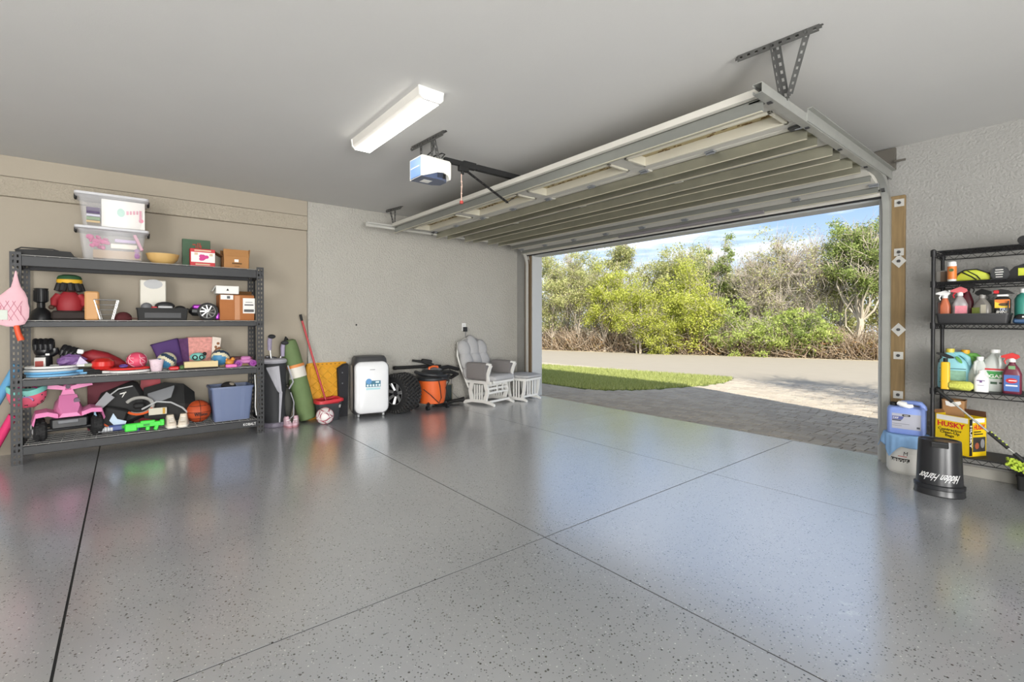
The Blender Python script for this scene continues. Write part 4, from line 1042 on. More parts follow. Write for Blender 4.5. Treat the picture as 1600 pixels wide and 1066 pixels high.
for s in (-.03, .03): q.tube([(s + a, -.04, .035 + b) for a, b in ell(.02, .022, 14)], .006, 6, True)
q.sph((.06, -.02, .07), .02, 8, 5); q.build('black_trim', matte_black, t)
t = on('wooden_tray', 'shallow pale wooden tray standing on the front edge of the third shelf', 'tray', -6.03, .62, T3)
q = MB(); q.bx(-.15, .15, -.05, -.04, .02, .08); q.bx(-.15, .15, .04, .05, .02, .08); q.bx(-.15, -.14, -.04, .04, .02, .08); q.bx(.14, .15, -.04, .04, .02, .08); q.build('tray_sides', mat('pale pine', '#D3BE8F', .6, 0, .06, 8), t, smooth=False)
q = MB(); q.bx(-.15, .15, -.052, .05, 0, .02, .002); q.build('tray_base', mat('dark felt', '#2B241F', .9), t, smooth=False)
t = on('toy_car', 'pink and purple toy car with round wheels at the right end of the third shelf', 'toy car', -6.07, 1.04, T3)
q = MB(); q.box((0, 0, .055), (.17, .08, .045), .015); q.box((.01, 0, .09), (.10, .07, .045), .015); q.build('car_body', mat('translucent pink', '#C77FB4', .25), t)
for x in (-.07, .075):
    for y in (-.045, .045):
        q = MB(); q.cyl((x, y - .012, .035), (x, y + .012, .035), .036, n=16); q.sph((x, y, .035), .024, 10, 6, (1, .8, 1)); q.build('wheel', mat('purple wheel', '#8A2C8C', .4), t)
tag(MB().box((0, 0, .018), (.11, .04, .036), .008).build('pink_brick', mat('pink brick', '#E070B4', .4), None, (-5.985, .895, T3), (0, 0, RAD(92))), 'pink oblong toy block at the shelf edge by the toy car', 'toy')
t = on('orange_toy', 'small orange toy animal behind the pink oblong block', 'toy', -6.06, .89, T3)
q = MB(); q.sph((0, 0, .05), .035, 12, 8, (1.2, .9, 1)); q.sph((.03, -.01, .085), .022, 10, 6); q.sph((-.03, 0, .085), .02, 10, 6); q.cyl((-.02, 0, 0), (-.02, 0, .04), .012); q.cyl((.02, 0, 0), (.02, 0, .04), .012); q.build('toy_body', mat('toy orange', '#D08A3A', .5), t)
block('game_board', 'flat tan game box lying behind the toys at the right of the third shelf', 'game box', -6.27, .98, T3, (.34, .22, .055), mat('tan card', '#B79C6E', .7))
block('game_board', 'flat maroon game box stacked on the tan game box', 'game box', -6.27, 1.0, T3 + .056, (.28, .2, .04), mat('maroon card', '#6E3A44', .7))

# --- bottom shelf
t = on('bike_helmet', 'watermelon pink child helmet with teal band hanging at the left end of the rack', 'helmet', -6.12, -.70, .47)
q = MB(); prof = [(0, .0), (.06, .008), (.105, .045), (.128, .10), (.13, .145)]
q.lathe(prof + [(.118, .145), (.115, .10), (.09, .05), (.05, .022), (0, .018)], 26, sx=1.0, sy=.85); q.build('shell', mat('watermelon pink', '#E4657E', .45), t)
q = MB(); q.lathe([(.131, .135), (.135, .16), (.13, .185), (.118, .185), (.118, .14)], 26, sx=1.0, sy=.85)
for i in range(len(q.v)):
    p = q.v[i]; q.v[i] = (p[0], p[1], p[2] + .022 * math.cos(2 * math.atan2(p[1] / .85, p[0]) ))
q.build('teal_band', mat('teal band', '#7CC8BE', .5), t)
q = MB()
for i in range(34):
    a = random.uniform(0, 6.28); z = random.uniform(.03, .13); r = np.interp(z, [p[1] for p in prof], [p[0] for p in prof]); q.sph((r * math.cos(a), .85 * r * math.sin(a), z), .006, 6, 4)
q.build('seed_dots', matte_black, t)
q = MB(); q.tube([(.05 * math.cos(a), -.108, .075 + .035 * math.sin(a)) for a in [math.pi * k / 12 for k in range(13)]], .006, 6); q.build('rainbow_print', mat('rainbow violet', '#A98AC0', .5), t)
q = MB(); q.tube([(-.1, 0, .16), (-.06, .02, .185), (.02, .03, .195), (.09, .02, .16)], .006, 6); q.build('chin_strap', hot, t)
# ride-on quad
t = on('toy_quad', 'pink ride on toy quad bike with chunky black wheels on the bottom shelf', 'ride-on toy', -6.16, -.43, T4 + .01, 98)
pinkp = mat('quad pink', '#DE82B2', .35)
q = MB(); q.loft([[(-.075, -.19, .20), (.075, -.19, .20), (.05, -.19, .235), (-.05, -.19, .235)], [(-.10, -.13, .185), (.10, -.13, .185), (.075, -.115, .29), (-.075, -.115, .29)], [(-.12, -.03, .19), (.12, -.03, .19), (.06, -.02, .385), (-.06, -.02, .385)], [(-.10, .08, .19), (.10, .08, .19), (.05, .07, .36), (-.05, .07, .36)], [(-.10, .2, .2), (.10, .2, .2), (.08, .2, .30), (-.08, .2, .30)]]); q.build('body', pinkp, t, ang=20)
for s_ in (-1, 1):
    q = MB(); q.loft([[(s_ * .08, -.20, .20), (s_ * .08, .0, .21), (s_ * .08, .0, .245), (s_ * .08, -.19, .235)], [(s_ * .15, -.205, .225), (s_ * .15, -.01, .235), (s_ * .15, -.01, .275), (s_ * .15, -.19, .262)], [(s_ * .225, -.195, .215), (s_ * .225, .0, .225), (s_ * .225, .0, .262), (s_ * .225, -.18, .252)], [(s_ * .238, -.19, .14), (s_ * .238, -.01, .15), (s_ * .25, -.01, .17), (s_ * .25, -.18, .16)]]); q.build('fender', pinkp, t, ang=20)
q = MB(); q.loft([[(-.05, .0, .385), (.05, .0, .385), (.05, .05, .385), (-.05, .05, .385)], [(-.035, .01, .43), (.035, .01, .43), (.035, .05, .43), (-.035, .05, .43)]])
q.box((0, .02, .455), (.08, .05, .06), .018); q.build('steering_column', pinkp, t)
for s in (-1, 1):
    q = MB(); q.loft([[(s * .02, -.02, .43), (s * .02, .05, .43), (s * .02, .05, .465), (s * .02, -.02, .465)], [(s * .175, -.02, .462), (s * .175, .05, .462), (s * .165, .05, .512), (s * .165, -.02, .512)]]); q.build('handlebar', pinkp, t, ang=20)
for s in (-1, 1):
    for y in (-.11, .17):
        q = MB(); q.tube([(s * .15, y, .085), (s * .165, y, .085), (s * .225, y, .085), (s * .24, y, .085)], [.07, .088, .088, .07], 20)
        w_ = q.build('wheel', rubber, t)
        q = MB()
        for k in range(14):
            a = 2 * math.pi * k / 14
            for dx in (-.02, .02): q.box((s * .195 + dx, y + .088 * math.cos(a + dx * 8), .085 + .088 * math.sin(a + dx * 8)), (.022, .018, .018), .003, rotm(math.degrees(a), 0, 0))
        q.build('tread', rubber, w_)
        q = MB(); q.sph((s * .238, y, .085), .028, 10, 6, (.4, 1, 1)); q.build('hub', lt_grey, w_)
q = MB(); q.box((0, -.12, .14), (.26, .09, .10), .015); q.cyl((-.16, -.11, .085), (.16, -.11, .085), .016); q.cyl((-.16, .17, .085), (.16, .17, .085), .016); q.box((0, .05, .13), (.16, .3, .08), .01); q.build('chassis', black_plastic, t)
q = MB(); q.box((-.01, -.168, .155), (.14, .008, .03), .004); q.build('bumper_grille', grey_p, t)
q = MB(); q.prism([(a + .055, b + .33) for a, b in ell(.022, .026, 14)], -.088, -.05, 'xz'); q.prism([(a + .0, b + .46) for a, b in ell(.018, .02, 14)], -.012, -.004, 'xz'); q.build('round_decal', mat('decal grey', '#5D4A5B', .5), t)
# dark pile of ride-on parts
t = on('booster_chair', 'black and grey moulded child seat lying on the bottom shelf', 'child seat', -6.25, .36, T4)
q = MB(); q.loft([yz([(-.10, .10), (.15, .06), (.16, .33), (-.02, .40), (-.12, .26)], -.22), yz([(-.14, .05), (.16, .02), (.17, .42), (-.06, .45), (-.16, .25)], -.05), yz([(-.14, .05), (.16, .02), (.17, .38), (-.05, .42), (-.16, .22)], .12), yz([(-.10, .1), (.14, .08), (.15, .28), (-.02, .32), (-.10, .2)], .22)]); q.build('seat_shell', matte_black, t, ang=25)
q = MB(); q.loft([[(-.19, -.13, .33), (.03, -.165, .40), (.03, -.155, .42), (-.19, -.12, .35)], [(-.16, -.165, .24), (.0, -.185, .30), (.0, -.175, .32), (-.16, -.155, .26)]]); q.build('grey_wing', grey_p, t, ang=20)
q = MB(); q.box((-.11, -.19, .17), (.15, .01, .07), .004); lb = q.build('care_label', mat('label beige', '#C9C4B4', .7), t); q = MB(); q.box((-.06, -.196, .17), (.02, .004, .06)); q.build('label_mark', mat('label ochre', '#C59A3C', .7), t)
q = MB(); q.tube([(-.24, -.17, .20), (-.12, -.19, .27), (.0, -.19, .25), (.10, -.17, .18), (.16, -.15, .10)], .009, 6); q.build('piping', lt_grey, t)
t = on('hover_seat', 'black hard case with white logo scratches tilted at the left of the child seat', 'case', -6.25, .0, T4)
q = MB(); q.box((0, 0, .25), (.34, .18, .38), .04, rotm(0, -24, 0)); q.build('case_body', matte_black, t)
q = MB(); q.tube([(-.13, -.13, .36), (-.06, -.13, .42), (.05, -.13, .44)], .007, 6); q.tube([(-.19, -.10, .25), (-.15, -.125, .33)], .012, 6); q.build('grey_edge', lt_grey, t)
q = MB(); q.loft([[(-.235, -.135, .28), (-.15, -.145, .40), (-.15, -.13, .40), (-.235, -.12, .28)], [(-.20, -.14, .22), (-.09, -.15, .34), (-.09, -.13, .34), (-.20, -.12, .22)]]); q.build('grey_panel', mat('mid grey panel', '#85868A', .5), t)
q = MB(); q.loft([[(-.05, -.150, .375), (.0, -.150, .39), (.0, -.146, .39), (-.05, -.146, .375)], [(-.05, -.150, .365), (.0, -.150, .378), (.0, -.146, .378), (-.05, -.146, .365)]]); q.loft([[(-.015, -.150, .38), (-.003, -.150, .383), (-.003, -.146, .383), (-.015, -.146, .38)], [(-.035, -.150, .335), (-.03, -.150, .335), (-.03, -.146, .335), (-.035, -.146, .335)]]); q.build('white_scratch', paper, t, smooth=False)
t = on('toy_steering_wheel', 'silver and orange trimmed toy steering wheel in front of the dark case', 'steering wheel', -6.08, .10, T4 + .15)
q = MB(); q.tube([(.11 * math.cos(a), -.02 * math.sin(a), .09 + .085 * math.sin(a)) for a in [RAD(150 - 280 * k / 20) for k in range(21)]], .017, 8); q.build('rim', mat('silver rim', '#A9A7A2', .35, .3), t)
q = MB(); q.tube([(.112 * math.cos(a), -.02 * math.sin(a) - .012, .09 + .087 * math.sin(a)) for a in [RAD(-20 - 120 * k / 10) for k in range(11)]], .012, 8); q.build('orange_trim', orange, t)
q = MB(); q.box((0, .01, .09), (.10, .04, .06), .02); q.build('wheel_boss', matte_black, t)
t = on('toy_shield', 'black toy part edged pale blue and orange left of the steering wheel', 'toy part', -6.08, -.13, T4)
q = MB(); q.box((.03, .03, .13), (.2, .05, .22), .03, rotm(0, 18, 0)); q.build('part_body', matte_black, t)
q = MB(); q.tube([(-.10, -.005, .27), (-.105, -.01, .20), (-.08, -.012, .13), (-.03, -.012, .08)], .009, 6); q.build('blue_edge', mat('pale blue edge', '#9CC0D8', .4), t)
q = MB(); q.tube([(-.05, -.013, .10), (-.01, -.013, .065), (.05, -.013, .05)], .009, 6); q.build('orange_edge', orange, t)
q = MB(); q.prism([(.0, .12), (.03, .19), (.06, .13), (.13, .10), (.12, .06), (.05, .05)], -.012, -.006, 'xz'); q.build('sticker', mat('pale sticker', '#B8CBDD', .5), t, smooth=False)
t = on('helmet_pad', 'small red plastic toy panel at the back right of the dark case', 'toy part', -6.34, .22, T4)
q = MB(); q.prism([(-.12, 0), (.12, 0), (.06, .48), (-.10, .5)], -.02, .02, 'xz'); q.build('panel', mat('deep red panel', '#9E2230', .5), t, smooth=False)
block('red_case', 'dark red folded box at the back of the shelf behind the toy quad', 'box', -6.36, -.12, T4, (.36, .08, .50), mat('dark red card', '#5E1C2A', .7))
# blasters
t = on('toy_blaster', 'blue and white foam dart blaster lying on the front of the bottom shelf', 'toy blaster', -6.04, -.02, T4)
q = MB(); q.box((.03, 0, .05), (.30, .04, .055), .012); q.box((.10, 0, .02), (.05, .035, .06), .01); q.build('body', mat('navy toy', '#46568F', .45), t)
q = MB(); 
for k in range(5): q.cyl((-.19 + k * .022, 0, .045), (-.172 + k * .022, 0, .045), .026, n=12)
q.build('barrel', mat('toy white grey', '#C6C8CC', .45), t)
q = MB(); q.cyl((-.21, 0, .045), (-.19, 0, .045), .02, n=12); q.build('muzzle', red_pl, t)
t = on('toy_blaster', 'bright green foam dart blaster in front of the blue one', 'toy blaster', -5.985, .135, T4)
q = MB(); q.box((0, 0, .06), (.30, .035, .05), .008); q.box((-.10, 0, .045), (.10, .04, .075), .01); q.box((.03, 0, .085), (.12, .03, .03), .006); q.box((.10, 0, .03), (.035, .03, .07), .006, rotm(0, 15, 0)); q.box((.03, 0, .025), (.035, .025, .05), .006); q.box((.145, 0, .065), (.04, .04, .065), .008)
q.build('body', green_p, t)
q = MB(); q.cyl((-.17, 0, .06), (-.15, 0, .06), .02, n=10); q.box((.02, -.02, .06), (.05, .004, .02)); q.build('detail', mat('dark green', '#2A8F34', .5), t)
# shoes
def shoe(mb_s, mb_u, L_=.17, w=.07):
    out = lambda f: [(a, b) for a, b in rr(w * f, L_ * f, w * f * .48, 5)]
    mb_s.loft([xy(out(1), 0), xy(out(1.04), .012), xy(out(1.0), .022)])
    mb_u.loft([xy(out(.96), .022), [(a, b if b > 0 else b * .98, .045) for a, b in out(.92)], [(a * .9, .02 + b * .62 + .02, .085) for a, b in out(.86)], [(a * .8, .035 + b * .45, .12) for a, b in out(.8)]])
    mb_u.loft([[(a * .72, .035 + b * .40, .121) for a, b in out(.8)], [(a * .6, .035 + b * .36, .09) for a, b in out(.8)]])
sh_u = mat('cream shoe', '#D9CDBB', .7); sh_s = mat('cream sole', '#E4DDD0', .6)
for nm, y, rz in (('left cream high top shoe of the pair beside the green blaster', .355, 96), ('right cream high top shoe of the pair, laces loose', .462, 80)):
    t = on('shoe', nm, 'shoe', -6.03, y, T4, rz, 'pair of cream shoes'); a, b = MB(), MB(); shoe(a, b, .19, .088); a.build('sole', sh_s, t); b.build('upper', sh_u, t)
    q = MB()
    for k in range(4): q.tube([(-.02, -.05 + .018 * k, .066 + .014 * k), (.02, -.05 + .018 * k, .066 + .014 * k)], .0035, 5)
    q.build('laces', paper, t)
# basketball
t = on('basketball', 'orange brown basketball with black seams on the bottom shelf', 'ball', -6.14, .605, T4, 95)
R_ = .118
q = MB(); q.sph((0, 0, R_), R_, 30, 18); q.build('ball_body', mat('basketball leather', '#B4481E', .6, 0, .08, 80, .15, 220), t)
seam(t, R_, (0, 0, R_), matte_black, [rotm(0, 0, 0), rotm(90, 0, 0), rotm(90, 0, 90)], .0025)
q = MB()
for s in (-1, 1): q.tube([tuple(Vector((R_ * 1.004 * math.cos(a) * .82, R_ * 1.004 * math.sin(a) * .82, R_ + s * R_ * .57))) for a in [2 * math.pi * k / 28 for k in range(28)]], .0025, 5, True)
q.build('curved_seams', matte_black, t)
text('Wilson', .12, .036, matte_black, t, (0, -R_ - .001, R_ - .018), (90, 0, 0), depth=.006, bold=.02)
# tote
t = on('storage_tote', 'open slate blue plastic tote at the right end of the bottom shelf', 'tote', -6.16, .91, T4)
q = MB(); q.tub(.34, .30, .40, .35, .375, .004, .025, .012, .02); q.build('tote_body', mat('slate blue plastic', '#647191', .45), t)
q = MB()
for x in (-.09, .09): q.loft([[(x - .02, -.151, .0), (x + .02, -.151, .0), (x + .02, -.145, .0), (x - .02, -.145, .0)], [(x * 1.12 - .02, -.178, .352), (x * 1.12 + .02, -.178, .352), (x * 1.12 + .02, -.17, .352), (x * 1.12 - .02, -.17, .352)]])
q.build('ribs', MATS['slate blue plastic'], t, smooth=False)
tag(MB().sph((0, 0, 0), .08, 14, 8, (1.4, .9, .6)).build('dark_bundle', mat('dark bundle', '#2C2A2B', .8), None, (-6.2, .90, T4 + .36)), 'dark cloth bundle poking out of the blue tote', 'bundle')
tag(MB().sph((0, 0, 0), .035, 12, 7, (1.2, .9, .7)).build('beige_bundle', mat('beige cloth', '#8F877A', .8), None, (-6.14, .92, T4 + .385)), 'small beige bundle on top of the dark bundle in the tote', 'bundle')
q = MB(); q.tube([(-5.94, 1.118, .66), (-5.945, 1.125, .5), (-5.94, 1.12, .3), (-5.95, 1.135, .2)], .005, 6)
tag(q.build('hanging_cord', white_plastic, None), 'thin white cord hanging down beside the blue tote', 'cord')
# hanging at the left post
t = on('quilted_mitt', 'pink quilted pointed pouch with an orange handle hanging on the left front post', 'pouch', -5.885, -.735, 1.09, 90)
qm = mat('quilted pink', '#DDB0B9', .85, 0, .12, 14)
q = MB()
def outl(z):
    pts = [(0, .105, .055), (.12, .10, .11)]
    return np.interp(z, [.12, .14, .20, .28, .36, .42, .46, .52, .60], [.03, .082, .108, .112, .096, .06, .031, .018, .004])
rings = []
for z in (.12, .13, .14, .17, .20, .24, .28, .32, .36, .39, .42, .46, .52, .57, .60):
    w_ = outl(z); c_ = -.03 + (.03 if z > .44 else .03 * max(0, (z - .34) / .1)); th = .02 * min(1, w_ / .06) + .002
    rings.append([(c_ + a, b, z) for a, b in ell(w_, th, 16)])
q.loft(rings); q.build('pouch_body', qm, t)
q = MB()
for k in range(-2, 3):
    q.tube([(-.03 + k * .04 - .05, -.0225, .17), (-.03 + k * .04 + .03, -.0225, .34)] if abs(k) < 2 else [(-.03 + k * .03, -.02, .22), (-.03 + k * .03, -.02, .30)], .002, 4)
    q.tube([(-.03 + k * .04 + .05, -.0225, .17), (-.03 + k * .04 - .03, -.0225, .34)] if abs(k) < 2 else [(-.03 + k * .03 + .002, -.02, .22), (-.03 + k * .03 + .002, -.02, .30)], .002, 4)
q.build('stitching', mat('stitch pink', '#C58694', .9), t)
q = MB(); q.box((-.075, -.024, .22), (.055, .003, .085), .001); q.build('pale_patch', mat('pale green patch', '#C9CFC6', .8), t)
q = MB(); q.tube([(.0, 0, .13), (.012, 0, .06), (.03, 0, .0)], [.019, .02, .024], 12); q.build('handle', mat('orange grip', '#D9512B', .5), t)
for lb, col, pts in (('blue foam pool noodle curving behind the left post', '#5E9BC4', [(-6.15, -.76, .86), (-6.17, -.82, .72), (-6.19, -.88, .58), (-6.2, -.95, .42), (-6.21, -1.0, .2), (-6.21, -1.02, .02)]), ('hot pink foam pool noodle leaning left of the rack', '#D8346E', [(-6.22, -.80, .40), (-6.24, -.87, .24), (-6.26, -.93, .1), (-6.28, -.96, .03)])):
    q = MB(); q.tube(pts, .034, 12); tag(q.build('pool_noodle', mat('noodle' + col, col, .75), None), lb, 'pool noodle', 'pool noodles')

# ================================================================== ALONG THE LEFT WALL
# golf bag, leaning back beside the rack
t = thing('golf_bag', 'black and grey golf bag with club covers standing right of the storage rack', 'golf bag', (-6.22, 1.385, 0), 90)
bagk = mat('black nylon', '#2B2C2F', .7, 0, .1, 30); bagg = mat('grey nylon', '#A6A5AC', .6)
q = MB(); rings = []
for z, w, d in ((.055, .125, .12), (.10, .135, .125), (.30, .135, .125), (.55, .135, .125), (.70, .14, .13), (.76, .135, .125)):
    rings.append([(a, b + .06 * z, z) for a, b in ell(w, d, 22)])
q.loft(rings); q.build('bag_body', bagk, t)
q = MB(); q.lathe([(0, 0), (.12, 0), (.13, .012), (.13, .05), (.12, .06), (0, .06)], 22); q.build('base', mat('base grey violet', '#6D6875', .5), t)
q = MB(); q.loft([[(a, b + .045, z) for a, b in ell(w, d, 22)] for z, w, d in ((.755, .135, .125), (.775, .145, .135), (.80, .135, .125), (.81, .11, .10))]); q.build('top_collar', bagg, t)
q = MB(); q.loft([[(-.11, -.075, .70), (-.02, -.115, .68), (.03, -.12, .42), (-.005, -.125, .44)], [(-.11, -.08, .715), (.02, -.12, .73), (.05, -.125, .40), (.01, -.135, .42)]]); q.build('grey_panel', bagg, t, smooth=False)
q = MB(); q.loft([[(.02, -.126, .42), (.055, -.122, .42), (.055, -.116, .42), (.02, -.12, .42)], [(.015, -.124, .06), (.03, -.122, .06), (.03, -.116, .06), (.015, -.118, .06)]]); q.build('grey_piping', bagg, t, smooth=False)
q = MB(); q.sph((.13, 0, .26), .10, 14, 10, (.65, .95, 2.0)); q.sph((.125, .02, .58), .06, 12, 8, (.7, 1, 1.8)); q.build('side_pocket', mat('dark olive pocket', '#33342F', .7), t)
q = MB(); q.tube([(.14, -.02, .72), (.17, -.05, .60), (.19, -.06, .52), (.14, -.07, .44)], .009, 6); q.tube([(.155, -.085, .40), (.19, -.09, .28), (.185, -.09, .12), (.12, -.10, .06)], .006, 6); q.build('strap', bagg, t)
for i, (x, y, zt, rx) in enumerate(((-.05, -.02, 1.08, 0), (.10, .0, 1.0, 0), (.0, .05, .93, 0))):
    q = MB(); q.cyl((x * .6, y + .05, .78), (x, y + .05, zt - .12), .007, n=8); s = q.build('club', chrome, t)
    q = MB(); 
    if i < 2:
        q.tube([(x - .0, y + .05, zt - .17), (x, y + .05, zt - .06), (x + .005, y + .045, zt - .02)], [.022, .026, .024], 12); q.build('club_cover', mat('lilac cover', '#9C93AA', .6), s)
        q = MB(); q.sph((x + .02, y + .03, zt - .005), .036, 14, 8, (1.2, .9, .75)); q.build('club_head_cover', bagk, s)
    else:
        q.sph((x, y + .03, zt - .12), .035, 12, 7, (1.3, .7, .6)); q.sph((x - .06, y + .02, zt - .10), .03, 12, 7, (1.2, .6, .6)); q.build('club_head', mat('dark chrome', '#66666A', .3, .8), s)
# green roll bag leaning
t = thing('canopy_bag', 'long green roll bag with a printed paper label leaning against the wall', 'bag', (-6.28, 1.70, 0), 90)
grn = mat('green canvas', '#64794D', .75, 0, .12, 12, .3, 30, bdist=.006)
axis = Vector((-.20, .10, .97)).normalized()
q = MB(); rings = []
ux = Vector((1, 0, .22)).normalized(); uy = axis.cross(ux).normalized()
for s, r in ((0, .085), (.012, .1), (.15, .112), (.4, .115), (.62, .108), (.80, .10), (.92, .095), (.985, .085), (1.0, .055)):
    c = Vector((.07, -.03, .03)) + axis * s * 1.02
    rings.append([tuple(c + ux * r * math.cos(2 * math.pi * k / 20) * (1 + .03 * math.sin(3 * k + 9 * s)) + uy * r * math.sin(2 * math.pi * k / 20)) for k in range(20)])
q.loft(rings); q.build('bag_body', grn, t)
def band(s0, s1, r, a0, a1, m, name, off=.0015):
    q = MB(); R = []
    for s in (s0, s1):
        c = Vector((.07, -.03, .03)) + axis * s * 1.02
        ring = [c + ux * (r + off) * math.cos(RAD(a)) + uy * (r + off) * math.sin(RAD(a)) for a in np.linspace(a0, a1, 12)]
        ring += [c + ux * (r - .002) * math.cos(RAD(a)) + uy * (r - .002) * math.sin(RAD(a)) for a in np.linspace(a1, a0, 12)]
        R.append([tuple(p) for p in ring])
    q.loft(R); return q.build(name, m, t, smooth=True)
band(.53, .68, .1125, -5, -165, mat('label white', '#D9D4CA', .6), 'paper_label')
band(.655, .69, .112, -20, -165, mat('label orange', '#D98B4A', .6), 'orange_stripe', .003)
q = MB(); q.tube([tuple(Vector((.07, -.03, .03)) + axis * 1.0), tuple(Vector((.05, -.03, .06)) + axis * 1.02), tuple(Vector((.02, -.05, .0)) + axis * 1.0)], .02, 8); q.build('drawstring', matte_black, t)
# pair of small trainers
pk = mat('pale pink shoe', '#C9A9B4', .7, 0, .25, 40); dk = mat('rose grey sole', '#A9777F', .7)
for nm, y, rz in (('left child trainer of the pink pair at the foot of the green bag', 1.49, 100), ('right child trainer of the pink pair, tipped outwards', 1.575, 65)):
    t = thing('child_shoe', nm, 'shoe', (-6.06, y, 0), rz, 'pink pair of trainers'); a, b = MB(), MB(); shoe(a, b, .15, .065); a.build('sole', dk, t); b.build('upper', pk, t)
    q = MB(); q.tube([(-.022, -.03, .06), (.022, -.03, .065)], .004, 5); q.tube([(-.022, -.01, .08), (.022, -.01, .085)], .004, 5); q.build('laces', white_plastic, t)
# mop bucket with mop
t = thing('mop_bucket', 'dark grey mop bucket with a red rim in front of the yellow panel', 'bucket', (-6.19, 2.0, 0), 90)
q = MB(); q.loft([xy(rr(.24, .19, .06), 0), xy(rr(.315, .23, .07), .235), xy(rr(.305, .22, .07), .235), xy(rr(.235, .18, .06), .01)]); q.build('bucket_body', mat('bucket charcoal', '#3A3D40', .5), t)
q = MB(); rings = []
for f, z in ((0, .22), (.014, .225), (.014, .262), (-.005, .268), (-.012, .25)):
    rings.append([(a, b, z + .025 * (1 if a > .1 else 0) * abs(b) * 6) for a, b in rr(.315 + 2 * f, .235 + 2 * f, .07)])
q.loft(rings, cap=False, close=True); q.build('red_rim', mat('bucket red', '#C8303A', .4), t)
q = MB(); q.bx(.07, .14, -.10, .10, .235, .245, .003); q.build('wringer', MATS['bucket red'], t)
q = MB(); q.tube([(.125, -.112, .19), (.105, -.114, .195), (.10, -.113, .182), (.118, -.112, .176), (.115, -.111, .165), (.098, -.111, .168)], .0035, 5); q.build('white_mark', paper, t)
t = thing('mop', 'red handled mop leaning in the mop bucket against the wall edge', 'mop', (-6.19, 2.0, .03))
q = MB(); q.tube([(-6.20, 1.995, .18), (-6.29, 1.87, .70), (-6.365, 1.735, 1.27)], .0125, 10); q.build('handle', mat('mop red', '#B02A32', .35), t, world=True)
q = MB(); q.tube([(-6.365, 1.735, 1.265), (-6.371, 1.718, 1.345)], .0165, 10); q.build('grip', matte_black, t, world=True)
q = MB(); q.sph((-6.19, 2.0, .11), .07, 14, 8, (1, 1, .8)); q.build('mop_head', mat('grey mop', '#77787A', .9, 0, .3, 60), t, world=True)
t = thing('soccer_ball', 'white soccer ball with dark pink markings on the floor before the mop bucket', 'ball', (-5.955, 1.885, 0), 70)
q = MB(); q.sph((0, 0, .1), .1, 26, 16); q.build('ball_body', mat('ball white', '#E4DEDC', .4), t)
q = MB()
for cx, cy, cz in ((0, -1, .05), (.85, -.3, .45), (-.85, -.3, .4), (.1, -.35, .95), (-.45, -.5, -.75), (.6, -.6, -.6), (0, 1, 0), (.8, .6, 0), (-.8, .6, 0)):
    n = Vector((cx, cy, cz)).normalized(); u = n.orthogonal().normalized(); w = n.cross(u)
    for ph, r_ in ((0, .58), (.35, .50)):
        for k in range(3):
            pts = []
            for i in range(7):
                a = RAD(120 * k + ph * 60 + 95 * i / 6); rr_ = r_ * (1 - .10 * math.sin(math.pi * i / 6))
                p = (n * math.cos(rr_) + (u * math.cos(a) + w * math.sin(a)) * math.sin(rr_)).normalized()
                pts.append(p * .1008 + Vector((0, 0, .1)))
            q.tube(pts, [.001, .003, .004, .0045, .004, .003, .001], 5)
q.build('markings', mat('ball rose', '#A8606C', .5), t)
# yellow ribbed panel
t = thing('play_gate', 'yellow ribbed plastic panel with diamond pattern leaning on the wall behind the mop bucket', 'panel', (-6.355, 2.05, 0), 90)
yel = mat('toy yellow', '#D99A14', .5)
M_ = Matrix.Rotation(RAD(-4), 4, 'X')
q = MB(); q.prism(rr(.52, .72, .05, 4, 0, .36), -.012, .012, 'xz'); q.xf(M_); q.build('sheet', yel, t)
q = MB()
for a, b, c, d in ((-.255, -.215, .01, .71), (.215, .255, .01, .71), (-.255, .255, .675, .715), (-.255, .255, .0, .04)): q.bx(a, b, -.024, -.01, c, d, .004)
q.xf(M_); q.build('frame', yel, t, smooth=False)
q = MB()
def clipseg(x0, z0, dx, dz, X0, X1, Z0, Z1):
    ts = []
    lo, hi = -9, 9
    for p, d, a, b in ((x0, dx, X0, X1), (z0, dz, Z0, Z1)):
        u, v = (a - p) / d, (b - p) / d; lo = max(lo, min(u, v)); hi = min(hi, max(u, v))
    return (x0 + dx * lo, z0 + dz * lo, x0 + dx * hi, z0 + dz * hi) if hi > lo + .02 else None
for k in range(-7, 8):
    for s in (-1, 1):
        r_ = clipseg(k * .13, .36, 1, s * .95, -.215, .215, .04, .675)
        if r_: q.tube([(r_[0], -.014, r_[1]), (r_[2], -.014, r_[3])], .0075, 4)
q.xf(M_); q.build('diamond_ribs', mat('toy yellow light', '#DFA838', .5), t)
q = MB()
for k in range(7): q.box((-.17 + .055 * k, -.02, .697), (.022, .012, .012))
q.xf(M_); q.build('slots', mat('slot amber', '#8F5E12', .7), t, smooth=False)
# dark folded screen next to the cooler
t = thing('folded_screen', 'narrow black padded panel between the yellow panel and the portable air conditioner', 'panel', (-6.31, 2.235, 0), 90)
q = MB(); q.loft([xz([(-.055, 0), (.05, 0), (.065, .68), (.0, .675), (-.075, .62)], -.03), xz([(-.055, 0), (.05, 0), (.065, .70), (.0, .69), (-.075, .64)], .03)]); q.build('pad', mat('dark fabric', '#26262B', .8), t, smooth=False)
q = MB(); q.sph((-.02, -.032, .44), .01, 8, 5); q.sph((-.02, -.032, .58), .01, 8, 5); q.build('stud', grey_p, t)
